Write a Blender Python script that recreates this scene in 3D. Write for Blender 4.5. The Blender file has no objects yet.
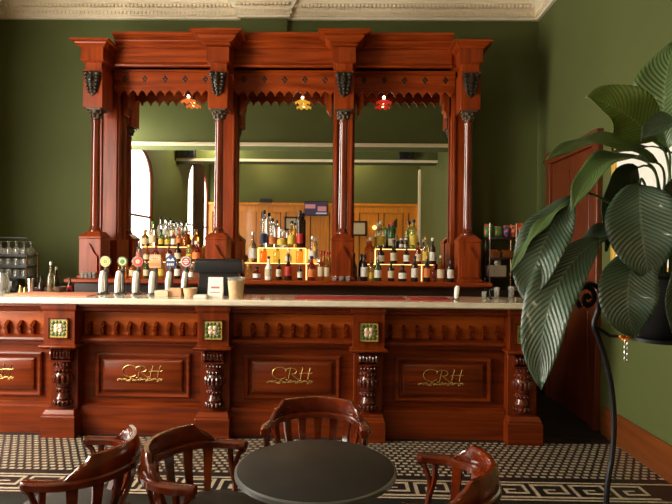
import bpy, bmesh, math, random
from mathutils import Vector, Matrix
random.seed(7)
PI = math.pi
scn = bpy.context.scene
COL = scn.collection
F = 543.0; CAMZ = 1.49; YAW = 9.0/543.0; ROLL = 0.0105

def P(px, py, D):
    """photo pixel (672x504) at world depth y = D -> world point"""
    dx, dy = px-336.0, py-252.5
    c, s = math.cos(ROLL), math.sin(ROLL)
    ux, uy = dx*c+dy*s, -dx*s+dy*c
    x = ux/F*math.cos(YAW)-math.sin(YAW); y = ux/F*math.sin(YAW)+math.cos(YAW); z = -uy/F
    k = D/y
    return Vector((x*k, D, CAMZ+z*k))

# ------------------------------------------------------------------ materials
MATS = {}
def newmat(name):
    m = bpy.data.materials.new(name); m.use_nodes = True
    nt = m.node_tree; b = nt.nodes['Principled BSDF']
    MATS[name] = m
    return m, nt, b
def setc(b, col, rough=.5, metal=0, spec=.5, coat=0, trans=0, ior=1.45):
    b.inputs['Base Color'].default_value = (*col, 1)
    b.inputs['Roughness'].default_value = rough
    b.inputs['Metallic'].default_value = metal
    b.inputs['Specular IOR Level'].default_value = spec
    b.inputs['Coat Weight'].default_value = coat
    b.inputs['Coat Roughness'].default_value = .08
    b.inputs['Transmission Weight'].default_value = trans
    b.inputs['IOR'].default_value = ior
def plain(name, col, rough=.5, metal=0, noise=.12, scale=30, **k):
    m, nt, b = newmat(name); setc(b, col, rough, metal, **k)
    if noise:
        tc = nt.nodes.new('ShaderNodeTexCoord'); n = nt.nodes.new('ShaderNodeTexNoise')
        n.inputs['Scale'].default_value = scale; n.inputs['Detail'].default_value = 4
        nt.links.new(tc.outputs['Object'], n.inputs['Vector'])
        r = nt.nodes.new('ShaderNodeValToRGB')
        r.color_ramp.elements[0].color = (*[c*(1-noise) for c in col], 1); r.color_ramp.elements[0].position = .3
        r.color_ramp.elements[1].color = (*[min(1, c*(1+noise)) for c in col], 1); r.color_ramp.elements[1].position = .7
        nt.links.new(n.outputs['Fac'], r.inputs['Fac']); nt.links.new(r.outputs['Color'], b.inputs['Base Color'])
    return m
def wood(name, c0, c1, scl, rough=.3, coat=.25, bump=.05, spec=.5):
    m, nt, b = newmat(name); setc(b, c0, rough, coat=coat, spec=spec)
    tc = nt.nodes.new('ShaderNodeTexCoord'); mp = nt.nodes.new('ShaderNodeMapping')
    mp.inputs['Scale'].default_value = scl
    n = nt.nodes.new('ShaderNodeTexNoise'); n.inputs['Scale'].default_value = 1; n.inputs['Detail'].default_value = 6
    n.inputs['Distortion'].default_value = .6
    n2 = nt.nodes.new('ShaderNodeTexNoise'); n2.inputs['Scale'].default_value = 2.2; n2.inputs['Detail'].default_value = 3
    mx = nt.nodes.new('ShaderNodeMath'); mx.operation = 'MULTIPLY_ADD'; mx.inputs[1].default_value = .35
    r = nt.nodes.new('ShaderNodeValToRGB')
    r.color_ramp.elements[0].color = (*c0, 1); r.color_ramp.elements[0].position = .42
    r.color_ramp.elements[1].color = (*c1, 1); r.color_ramp.elements[1].position = .85
    L = nt.links.new
    L(tc.outputs['Object'], mp.inputs['Vector']); L(mp.outputs['Vector'], n.inputs['Vector']); L(tc.outputs['Object'], n2.inputs['Vector'])
    L(n2.outputs['Fac'], mx.inputs[0]); L(n.outputs['Fac'], mx.inputs[2]); L(mx.outputs[0], r.inputs['Fac'])
    L(r.outputs['Color'], b.inputs['Base Color'])
    bp = nt.nodes.new('ShaderNodeBump'); bp.inputs['Strength'].default_value = bump; bp.inputs['Distance'].default_value = .004
    L(n.outputs['Fac'], bp.inputs['Height']); L(bp.outputs['Normal'], b.inputs['Normal'])
    return m
def emit(name, col, strength):
    m, nt, b = newmat(name); setc(b, (0, 0, 0), .5)
    b.inputs['Emission Color'].default_value = (*col, 1); b.inputs['Emission Strength'].default_value = strength
    return m
def glass(name, col, trans=.85, rough=.04, noise=0):
    return plain(name, col, rough, noise=noise, trans=trans)

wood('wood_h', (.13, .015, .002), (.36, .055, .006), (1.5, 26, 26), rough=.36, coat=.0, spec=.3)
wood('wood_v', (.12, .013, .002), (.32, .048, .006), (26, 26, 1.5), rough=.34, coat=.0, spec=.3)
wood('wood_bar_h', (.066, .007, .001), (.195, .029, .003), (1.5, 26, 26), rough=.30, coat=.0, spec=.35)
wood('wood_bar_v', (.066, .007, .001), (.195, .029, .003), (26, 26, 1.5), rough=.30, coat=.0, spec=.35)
wood('wood_polished', (.07, .008, .002), (.20, .026, .004), (26, 26, 1.5), rough=.18, coat=.5)
wood('wood_frieze', (.24, .038, .004), (.46, .095, .010), (1.5, 26, 26), rough=.34, coat=.0, spec=.3)
wood('wood_carved', (.045, .006, .002), (.11, .015, .004), (20, 20, 8), rough=.22, coat=.3)
wood('wood_dark', (.018, .006, .004), (.04, .012, .007), (2, 20, 20), rough=.35)
wood('wood_chair', (.060, .007, .0017), (.20, .028, .005), (9, 9, 9), rough=.16, coat=.5, bump=.02)
wood('wood_oak', (.62, .19, .016), (.80, .30, .03), (26, 26, 1.5), rough=.4)
wood('wood_skirting', (.11, .027, .006), (.19, .05, .010), (22, 1.5, 22), rough=.35)
wood('wood_door', (.085, .017, .005), (.16, .034, .009), (22, 22, 1.5), rough=.35)
wood('wood_pine', (.55, .32, .06), (.75, .48, .12), (20, 20, 2), rough=.35)
plain('wall_green', (.088, .104, .026), .75, noise=.06, scale=1.6)
plain('ceiling_cream', (.42, .37, .28), .8, noise=.03)
plain('plaster', (.88, .76, .56), .7, noise=.05, scale=40)
plain('floor_dark', (.014, .020, .017), .35, noise=.3, scale=5)
plain('tile_black', (.016, .014, .013), .3, noise=.3, scale=40)
plain('tile_cream', (.44, .35, .24), .4, noise=.22, scale=25)
plain('floor_back', (.012, .010, .009), .6, noise=.3)
plain('marble', (.80, .70, .53), .13, noise=.10, scale=9, coat=.5)
plain('gold', (.50, .33, .11), .32, metal=.75, noise=.1)
plain('bronze', (.042, .030, .020), .33, metal=.45, noise=.3, scale=60)
plain('capital_gilt', (.085, .058, .034), .5, metal=.2, noise=.3, scale=60)
plain('iron', (.012, .011, .012), .45, metal=.5, noise=.3)
plain('table_top', (.017, .0155, .014), .38, noise=.35, scale=7)
plain('table_rim', (.30, .30, .30), .3, metal=.8, noise=.1)
plain('seat_vinyl', (.055, .048, .043), .5, noise=.15)
plain('black_plastic', (.010, .010, .011), .35, noise=.2)
plain('white_enamel', (.94, .92, .87), .5, noise=.02, coat=.1)
plain('chrome', (.62, .60, .57), .15, metal=1, noise=.05)
plain('tap_steel', (.16, .15, .13), .35, metal=.8, noise=.1)
plain('paper', (.90, .87, .80), .7, noise=.04)
plain('label_cream', (.66, .54, .36), .6, noise=.08, scale=90)
plain('label_white', (.80, .77, .70), .6, noise=.06, scale=90)
plain('label_orange', (.75, .22, .05), .6, noise=.1, scale=90)
plain('label_navy', (.03, .05, .16), .5, noise=.1)
plain('label_yellow', (.62, .44, .05), .5, noise=.1)
plain('label_red', (.50, .035, .025), .5, noise=.1)
plain('label_pink', (.55, .17, .13), .5, noise=.1)
plain('cap_black', (.012, .011, .011), .4, noise=.1)
plain('cap_white', (.80, .78, .74), .4, noise=.04)
plain('cap_red', (.55, .02, .02), .35, noise=.1)
plain('cap_silver', (.55, .54, .50), .3, metal=.8, noise=.05)
plain('cap_green', (.10, .26, .04), .4, noise=.1)
plain('cap_gold', (.55, .36, .10), .35, metal=.7, noise=.1)
glass('glass_clear', (.93, .95, .92), .95)
glass('glass_amber', (.78, .26, .03), .85)
glass('glass_honey', (.90, .55, .10), .88)
glass('glass_red', (.42, .05, .02), .8)
glass('glass_dark', (.035, .016, .010), .35, .08)
glass('glass_green', (.06, .15, .03), .6, .08)
glass('glass_lime', (.70, .72, .16), .85)
glass('glass_pale', (.88, .82, .52), .9)
glass('glass_orange', (.92, .32, .03), .8)
plain('glass_drink', (.95, .95, .91), .05, noise=0, trans=.86, coat=.6)
plain('cloth_orange', (.60, .22, .12), .8, noise=.12, scale=60)
plain('cloth_red', (.36, .018, .014), .7, noise=.15, scale=60)
plain('tan', (.56, .33, .17), .7, noise=.1)
plain('terracotta', (.62, .40, .22), .75, noise=.12)
plain('gilt_frame', (.72, .46, .08), .35, metal=.3, noise=.12)
plain('soil', (.03, .018, .01), .9, noise=.4)
plain('pot_black', (.012, .011, .012), .4, noise=.2)
plain('orange_blossom', (.85, .25, .02), .5, noise=.2)
def two_tone(name, ca, cb, scale):
    m, nt, b = newmat(name); setc(b, ca, .3)
    tc = nt.nodes.new('ShaderNodeTexCoord'); n = nt.nodes.new('ShaderNodeTexVoronoi'); n.inputs['Scale'].default_value = scale
    rp = nt.nodes.new('ShaderNodeValToRGB'); rp.color_ramp.interpolation = 'CONSTANT'
    rp.color_ramp.elements[0].color = (*ca, 1); rp.color_ramp.elements[1].color = (*cb, 1); rp.color_ramp.elements[1].position = .55
    nt.links.new(tc.outputs['Object'], n.inputs['Vector']); nt.links.new(n.outputs['Color'], rp.inputs['Fac']); nt.links.new(rp.outputs['Color'], b.inputs['Base Color'])
two_tone('snack_green', (.03, .26, .06), (.50, .10, .04), 34); two_tone('snack_red', (.45, .04, .02), (.70, .30, .12), 34)
two_tone('snack_blue', (.05, .05, .20), (.50, .16, .10), 34); two_tone('snack_orange', (.70, .20, .03), (.60, .05, .02), 34)
plain('wicker', (.40, .16, .05), .7, noise=.3, scale=60)
plain('box_white', (.66, .62, .54), .6, noise=.06)
plain('curtain', (.085, .045, .022), .85, noise=.15)
plain('stem_green', (.05, .10, .02), .5, noise=.15)
m, nt, b = newmat('mirror'); setc(b, (.90, .90, .86), .0, 1)
for k_, e_ in enumerate((7.0, 4.5, 34.0)): emit('sky_pane_%d' % k_, (1.0, .93, .80), e_)
emit('led_warm', (1.0, .58, .18), 5.0)
emit('panel_glow', (1.0, .40, .05), 1.7)
emit('panel_glow_dim', (1.0, .15, .015), .22)
emit('bulb', (1.0, .82, .45), 16.0)
emit('glow_amber', (1.0, .45, .03), .9)
emit('glow_orange', (1.0, .20, .02), .9)
emit('glow_red', (1.0, .04, .02), .6)
emit('fill_globe', (1.0, .76, .44), 85.0)
emit('fill_globe_mid', (1.0, .84, .55), 150.0)
emit('sconce_glow', (1.0, .62, .2), 3.0)

def leafmat(name, c_dark, c_lite, rough):
    m, nt, b = newmat(name); setc(b, c_dark, rough, coat=.15)
    L = nt.links.new
    uv = nt.nodes.new('ShaderNodeUVMap'); sp = nt.nodes.new('ShaderNodeSeparateXYZ'); L(uv.outputs['UV'], sp.inputs[0])
    ab = nt.nodes.new('ShaderNodeMath'); ab.operation = 'ABSOLUTE'; L(sp.outputs['Y'], ab.inputs[0])     # |v|
    cu = nt.nodes.new('ShaderNodeMath'); cu.operation = 'MULTIPLY_ADD'; cu.inputs[1].default_value = -.22  # u - .22|v|
    L(ab.outputs[0], cu.inputs[0]); L(sp.outputs['X'], cu.inputs[2])
    fr = nt.nodes.new('ShaderNodeMath'); fr.operation = 'MULTIPLY'; fr.inputs[1].default_value = 2*PI*23
    L(cu.outputs[0], fr.inputs[0])
    sn = nt.nodes.new('ShaderNodeMath'); sn.operation = 'SINE'; L(fr.outputs[0], sn.inputs[0])
    rib = nt.nodes.new('ShaderNodeMath'); rib.operation = 'LESS_THAN'; rib.inputs[1].default_value = .035; L(ab.outputs[0], rib.inputs[0])
    r = nt.nodes.new('ShaderNodeMapRange'); r.inputs['From Min'].default_value = .45; r.inputs['From Max'].default_value = 1
    L(sn.outputs[0], r.inputs['Value'])
    mx = nt.nodes.new('ShaderNodeMath'); mx.operation = 'MAXIMUM'; L(r.outputs[0], mx.inputs[0]); L(rib.outputs[0], mx.inputs[1])
    mc = nt.nodes.new('ShaderNodeMix'); mc.data_type = 'RGBA'
    mc.inputs[6].default_value = (*c_dark, 1); mc.inputs[7].default_value = (*c_lite, 1)
    L(mx.outputs[0], mc.inputs[0]); L(mc.outputs[2], b.inputs['Base Color'])
    bp = nt.nodes.new('ShaderNodeBump'); bp.inputs['Strength'].default_value = .3; bp.inputs['Distance'].default_value = .003
    L(sn.outputs[0], bp.inputs['Height']); L(bp.outputs['Normal'], b.inputs['Normal'])
leafmat('leaf_deep', (.034, .066, .040), (.095, .14, .088), .36)
leafmat('leaf_mid', (.055, .10, .026), (.10, .16, .05), .38)
leafmat('leaf_light', (.10, .17, .026), (.17, .25, .05), .42)
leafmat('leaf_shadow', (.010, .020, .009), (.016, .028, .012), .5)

# ------------------------------------------------------------------ mesh builder
class MB:
    def __init__(s): s.v = []; s.f = []; s.m = []; s.uv = None
    def add(s, vs, fs, mi=0):
        o = len(s.v); s.v += [tuple(v) for v in vs]; s.f += [tuple(i+o for i in f) for f in fs]; s.m += [mi]*len(fs)
        return s
    def box(s, x0, x1, y0, y1, z0, z1, mi=0):
        return s.stack([(x0, x1, y0, y1, z0), (x0, x1, y0, y1, z1)], mi)
    def stack(s, L, mi=0):
        """loft of axis aligned rectangles (x0,x1,y0,y1,z) going up"""
        vs = []; fs = []
        for (x0, x1, y0, y1, z) in L: vs += [(x0, y0, z), (x1, y0, z), (x1, y1, z), (x0, y1, z)]
        n = len(L)
        for i in range(n-1):
            for k in range(4):
                a = i*4+k; b_ = i*4+(k+1) % 4
                fs.append((a, b_, b_+4, a+4))
        fs.append((3, 2, 1, 0)); q = (n-1)*4; fs.append((q, q+1, q+2, q+3))
        return s.add(vs, fs, mi)
    def ring(s, L, mi=0, cap=True):
        """loft of rectangles (x0,x1,z0,z1,y) going towards the viewer or inwards"""
        vs = []; fs = []
        for (x0, x1, z0, z1, y) in L: vs += [(x0, y, z0), (x1, y, z0), (x1, y, z1), (x0, y, z1)]
        n = len(L)
        for i in range(n-1):
            for k in range(4):
                a = i*4+k; b_ = i*4+(k+1) % 4
                fs.append((a, b_, b_+4, a+4))
        if cap: q = (n-1)*4; fs.append((q, q+1, q+2, q+3)); fs.append((3, 2, 1, 0))
        return s.add(vs, fs, mi)
    def lathe(s, prof, c, n=20, mi=0, axis='z', sx=1, sy=1):
        vs = []; fs = []
        for (r, h) in prof:
            for k in range(n):
                a = 2*PI*k/n
                p = (r*math.cos(a)*sx, r*math.sin(a)*sy, h)
                if axis == 'y': p = (p[0], p[2], p[1])
                if axis == 'x': p = (p[2], p[0], p[1])
                vs.append((c[0]+p[0], c[1]+p[1], c[2]+p[2]))
        m_ = len(prof)
        for i in range(m_-1):
            for k in range(n):
                a = i*n+k; b_ = i*n+(k+1) % n
                fs.append((a, b_, b_+n, a+n))
        if prof[0][0] > 1e-6: fs.append(tuple(reversed(range(n))))
        if prof[-1][0] > 1e-6: fs.append(tuple(range((m_-1)*n, m_*n)))
        return s.add(vs, fs, mi)
    def ball(s, c, r, mi=0, n=10, sx=1, sy=1, sz=1):
        prof = [(r*math.sin(PI*i/6) if 0 < i < 6 else 1e-7, -r*math.cos(PI*i/6)*sz) for i in range(7)]
        return s.lathe(prof, c, n, mi, sx=sx, sy=sy)
    def tube(s, pts, r, n=8, mi=0, flat=None):
        pts = [Vector(p) for p in pts]; N = len(pts)
        rs = r if isinstance(r, (list, tuple)) else [r]*N
        vs = []; fs = []; up = Vector((0, 0, 1)); prev = None
        for i, p in enumerate(pts):
            t = (pts[min(i+1, N-1)]-pts[max(i-1, 0)]).normalized()
            if prev is None:
                a = t.cross(up if abs(t.z) < .9 else Vector((1, 0, 0))).normalized()
            else:
                a = (prev-t*prev.dot(t)).normalized()
            prev = a; b_ = t.cross(a)
            for k in range(n):
                q = 2*PI*k/n
                e = rs[i]
                vs.append(p+a*math.cos(q)*e+b_*math.sin(q)*e*(flat or 1))
        for i in range(N-1):
            for k in range(n):
                a_ = i*n+k; c_ = i*n+(k+1) % n
                fs.append((a_, c_, c_+n, a_+n))
        fs.append(tuple(reversed(range(n)))); fs.append(tuple(range((N-1)*n, N*n)))
        return s.add(vs, fs, mi)
    def prism(s, poly, axis, a, b_, mi=0):
        """extrude 2d polygon; axis 'y': poly in (x,z); axis 'x': poly in (y,z); axis 'z': poly in (x,y)"""
        n = len(poly)
        def mk(p, t): return (p[0], t, p[1]) if axis == 'y' else ((t, p[0], p[1]) if axis == 'x' else (p[0], p[1], t))
        vs = [mk(p, a) for p in poly]+[mk(p, b_) for p in poly]
        fs = [(i, (i+1) % n, (i+1) % n+n, i+n) for i in range(n)]
        fs += [tuple(reversed(range(n))), tuple(range(n, 2*n))]
        return s.add(vs, fs, mi)
    def build(s, name, mats, parent=None, smooth=True, bevel=0, angle=35):
        me = bpy.data.meshes.new(name); me.from_pydata(s.v, [], s.f)
        if isinstance(mats, str): mats = [mats]
        for q in mats: me.materials.append(MATS[q])
        me.polygons.foreach_set('material_index', s.m)
        bm = bmesh.new(); bm.from_mesh(me)
        bmesh.ops.recalc_face_normals(bm, faces=bm.faces[:]); bm.to_mesh(me); bm.free()
        if smooth:
            me.polygons.foreach_set('use_smooth', [True]*len(me.polygons))
            me.set_sharp_from_angle(angle=math.radians(angle))
        me.update()
        o = bpy.data.objects.new(name, me); COL.objects.link(o)
        if parent: o.parent = parent
        if bevel:
            bv = o.modifiers.new('edge', 'BEVEL'); bv.width = bevel; bv.segments = 2; bv.limit_method = 'ANGLE'
        return o
def tag(o, label=None, cat=None, group=None, kind=None):
    if label: o['label'] = label
    if cat: o['category'] = cat
    if group: o['group'] = group
    if kind: o['kind'] = kind
    return o
def thing(name, label, cat, loc=(0, 0, 0), rz=0, group=None):
    o = bpy.data.objects.new(name, None); COL.objects.link(o); o.location = loc; o.rotation_euler = (0, 0, rz)
    o.empty_display_size = .1
    return tag(o, label, cat, group)
def struct(o): o['kind'] = 'structure'; return o
def dup(root, loc, rz, label, group=None):
    r = root.copy(); COL.objects.link(r); r.location = loc; r.rotation_euler = (0, 0, rz); tag(r, label, None, group)
    for ch in list(root.children):
        c = ch.copy(); COL.objects.link(c); c.parent = r
        for g in list(ch.children):
            d = g.copy(); COL.objects.link(d); d.parent = c
    return r

# ------------------------------------------------------------------ room shell
XL, XR, YB, YF, ZC = -4.05, 2.17, -4.0, 6.20, 4.50
# floor: dark field, black tile bed, cream mosaic, key border
fb = MB()
fb.box(XL-.2, XR+.2, YB-.2, YF+.2, -.1, -.004, 0)
fb.box(XL, XR, 3.27, 4.44, -.004, 0, 1)
fb.box(XL, XR, YB, 3.27, -.004, 0, 0)
fb.box(XL, XR, 4.44, YF, -.004, 0, 3)
def flat(x0, x1, y0, y1, z=.0006): fb.add([(x0, y0, z), (x1, y0, z), (x1, y1, z), (x0, y1, z)], [(0, 1, 2, 3)], 2)
row = 0; y = 3.64
while y < 4.30:
    x = XL+.05-(row % 2)*.028
    while x < XR-.03:
        flat(x, x+.035, y, y+.026); x += .056
    y += .0485; row += 1
K0, K1 = 3.30, 3.57
flat(XL, XR, K1-.018, K1); flat(XL, XR, K0, K0+.018)
u = .0226
ky = K0+.036
x = XL+.03
while x < XR-.25:
    g = lambda a, b_, c, d: flat(x+a*u, x+b_*u, ky+c*u, ky+d*u)
    g(0, 9.6, 7.75, 8.75); g(0, 1, 0, 7.75); g(8.6, 9.6, 2.6, 7.75); g(3, 8.6, 2.6, 3.6); g(3, 4, 3.6, 5.6); g(4, 6.4, 4.9, 5.6); g(1, 11, 0, 1)
    x += 11*u
struct(fb.build('floor', ['floor_dark', 'tile_black', 'tile_cream', 'floor_back'], smooth=False))

struct(MB().box(XL-.2, XR+.2, YB-.2, YF+.2, ZC, ZC+.1).build('ceiling', 'ceiling_cream', smooth=False))
bw = MB().box(XL-.2, XR+.2, YF, YF+.2, 0, ZC)
PX0, PX1, PY = -1.21, -.685, 6.14
bw.box(PX0, PX1, PY, YF, 0, ZC)
struct(bw.build('wall_back', 'wall_green', smooth=False))
struct(MB().box(XR, XR+.2, YB, YF, 0, ZC).build('wall_right', 'wall_green', smooth=False))
struct(MB().box(XL-.2, XR+.2, YB-.2, YB, 0, ZC).build('wall_front', 'wall_green', smooth=False))

# left wall with two tall arched windows
WINS = [(-3.92, -1.85, .75, 3.95), (.68, 2.14, .75, 3.55), (2.32, 3.80, .75, 3.60)]
lw = MB()
def yz(a0, a1, b0, b1): lw.box(XL-.2, XL, a0, a1, b0, b1)
yz(YB, WINS[0][0], 0, ZC); yz(WINS[0][1], WINS[1][0], 0, ZC); yz(WINS[1][1], WINS[2][0], 0, ZC); yz(WINS[2][1], YF, 0, ZC)
arch = {}
for i, (a, b_, z0, z1) in enumerate(WINS):
    yz(a, b_, 0, z0)
    R = (b_-a)/2; rise = R*.9; zs = z1-rise
    pts = [((a+b_)/2-R*math.cos(PI*k/20), zs+rise*math.sin(PI*k/20)) for k in range(21)]
    arch[i] = pts
    for k in range(20):
        p, q = pts[k], pts[k+1]
        vs = [(XL-.2, *p), (XL-.2, *q), (XL-.2, q[0], ZC), (XL-.2, p[0], ZC), (XL, *p), (XL, *q), (XL, q[0], ZC), (XL, p[0], ZC)]
        lw.add(vs, [(0, 1, 2, 3), (7, 6, 5, 4), (0, 4, 5, 1), (2, 6, 7, 3)])
struct(lw.build('wall_left', 'wall_green', smooth=False))
for i, (a, b_, z0, z1) in enumerate(WINS):
    pts = arch[i]
    w = thing('window_%d' % (i+1), None, None, (XL, (a+b_)/2, z0)); struct(w)
    def loc(mb, name, mat):
        o = mb.build(name, mat, w); o.location = (-XL, -(a+b_)/2, -z0); return o
    poly = [(a, z0), *pts, (b_, z0)]
    loc(MB().prism(poly, 'x', XL-.07, XL-.06), 'pane', 'sky_pane_%d' % i)
    fr = MB(); path = [(XL-.02, a, z0), *[(XL-.02, *p) for p in pts], (XL-.02, b_, z0)]
    fr.tube(path, .045, 8, flat=.8)
    fr.box(XL-.06, XL-.03, a, b_, 2.15, 2.19); fr.box(XL-.06, XL+.08, a-.06, b_+.06, z0-.06, z0)
    loc(fr, 'window_frame', 'wood_door')

# cornice along back wall (with the shallow pier) and right wall
prof = [(.0, 4.13), (.035, 4.13), (.035, 4.155), (.055, 4.165), (.055, 4.215), (.075, 4.225), (.11, 4.27), (.13, 4.28), (.13, 4.30), (.20, 4.36), (.22, 4.37), (.22, 4.40), (.34, 4.47), (.36, 4.50), (0, 4.50)]
cb = MB()
def corner_path(o): # plan path of cornice at offset o from walls
    return [(XL, YF-o), (PX0-o, YF-o), (PX0-o, PY-o), (PX1+o, PY-o), (PX1+o, YF-o), (XR-o, YF-o), (XR-o, YB)]
vs = []; fs = []
for (o, z) in prof: vs += [(px, py, z) for (px, py) in corner_path(o)]
n = 7
for i in range(len(prof)-1):
    for k in range(n-1):
        fs.append((i*n+k, i*n+k+1, (i+1)*n+k+1, (i+1)*n+k))
cb.add(vs, fs)
x = XL+.02
while x < XR-.1:
    yb = (PY if PX0-.05 < x < PX1+.03 else YF)-.055
    if not (PX0-.09 < x < PX0-.05 or PX1+.03 < x < PX1+.07):
        cb.box(x, x+.022, yb-.014, yb+.001, 4.172, 4.209); cb.box(x+.004, x+.03, yb-.075, yb-.02, 4.232, 4.262)
    x += .044
y = 3.0
while y < YF-.1:
    cb.box(XR-.069, XR-.054, y, y+.022, 4.172, 4.209); y += .044
struct(cb.build('trim_1', 'plaster', angle=25))

# dropped beams with cream bottom moulding (seen in the mirrors)
for k, (y0, y1, zb) in enumerate([(2.40, 2.80, 3.27), (-1.30, -.90, 3.62)]):
    bm_ = MB().box(XL, XR, y0, y1, zb, ZC, 0)
    for (q0, q1) in ((y0-.025, y0), (y1, y1+.025)):
        bm_.box(XL, XR, q0, q1, zb+.004, zb+.05, 1); bm_.box(XL, XR, q0+.008, q1-.008, zb+.05, zb+.065, 1)
    struct(bm_.build('trim_%d' % (k+2), ['wall_green', 'plaster'], smooth=False))
# wood panelling on the wall behind the camera
dd = MB(); dz = 2.90
dd.box(XL, XR, YB, YB+.03, 0, dz, 0)
dd.box(XL, XR, YB, YB+.09, dz-.05, dz+.02, 0)
dd.box(XL, XR, YB+.03, YB+.055, dz-.25, dz-.05, 0); dd.box(XL, XR, YB+.03, YB+.055, 0, .3, 0)
x = XL
while x < XR:
    dd.box(x, min(x+.13, XR), YB+.03, YB+.065, .3, dz-.25, 0); dd.box(x+.13, min(x+.16, XR), YB+.03, YB+.035, .3, dz-.25, 1); dd.box(x-.03, x, YB+.03, YB+.035, .3, dz-.25, 1); x += .72  # dark strips beside the stiles paint in the recess shade
struct(dd.build('trim_4', ['wood_oak', 'wood_door'], bevel=.004))
# cream corner trim at the far right corner, skirting on right wall
struct(MB().box(XR-.05, XR, YB+.03, YB+.28, 0, 3.9).build('trim_5', 'plaster'))
struct(MB().stack([(XR-.03, XR, YB+.3, 4.55, 0), (XR-.03, XR, YB+.3, 4.55, .20), (XR-.012, XR, YB+.3, 4.55, .235)]).build('baseboard_right', 'wood_skirting'))
# door in the right wall
dr = thing('door_1', None, None, (XR, 5.2, 0)); struct(dr)
def inroot(o, root): o.location = -root.location; return o
a, b_ = 4.62, 5.80; dh = 2.54
fm = MB()
fm.box(XR-.05, XR, a, a+.11, 0, dh); fm.box(XR-.05, XR, b_-.11, b_, 0, dh); fm.box(XR-.055, XR, a-.01, b_+.01, dh-.11, dh+.02)
inroot(fm.build('door_frame', 'wood_door', dr, bevel=.008), dr)
lf = MB().box(XR-.02, XR, a+.11, b_-.11, 0, dh-.11)
for (z0, z1) in ((.2, 1.0), (1.15, 2.3)):
    for (q0, q1) in ((a+.2, 5.15), (5.25, b_-.2)):
        lf.box(XR-.028, XR-.02, q0, q1, z0, z1)
inroot(lf.build('door_leaf', 'wood_door', dr, bevel=.006), dr)
inroot(MB().lathe([(.005, 0), (.02, 0), (.02, .01), (.012, .02), (.012, .04), (.028, .05), (.03, .065), (.02, .08), (1e-6, .083)], (XR-.10, 4.80, 1.05), 12, axis='x').build('door_knob', 'chrome', dr), dr)
dr.children[-1].location.x += 0

# framed white print on the right wall
pf = thing('framed_picture', 'large pale picture in a yellow gilt frame on the right wall behind the plant', 'picture', (XR-.02, 3.9, 1.9))
fm = MB(); y0, y1, z0, z1 = 3.42, 4.40, 1.36, 2.36
for (A, B, C, D_) in ((y0, y1, z1-.05, z1), (y0, y1, z0, z0+.05), (y0, y0+.05, z0, z1), (y1-.05, y1, z0, z1)):
    fm.box(XR-.04, XR, A, B, C, D_)
inroot(fm.build('picture_frame', 'gilt_frame', pf, bevel=.006), pf)
inroot(MB().box(XR-.018, XR-.001, y0+.04, y1-.04, z0+.04, z1-.04).build('picture_sheet', 'paper', pf), pf)

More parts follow.
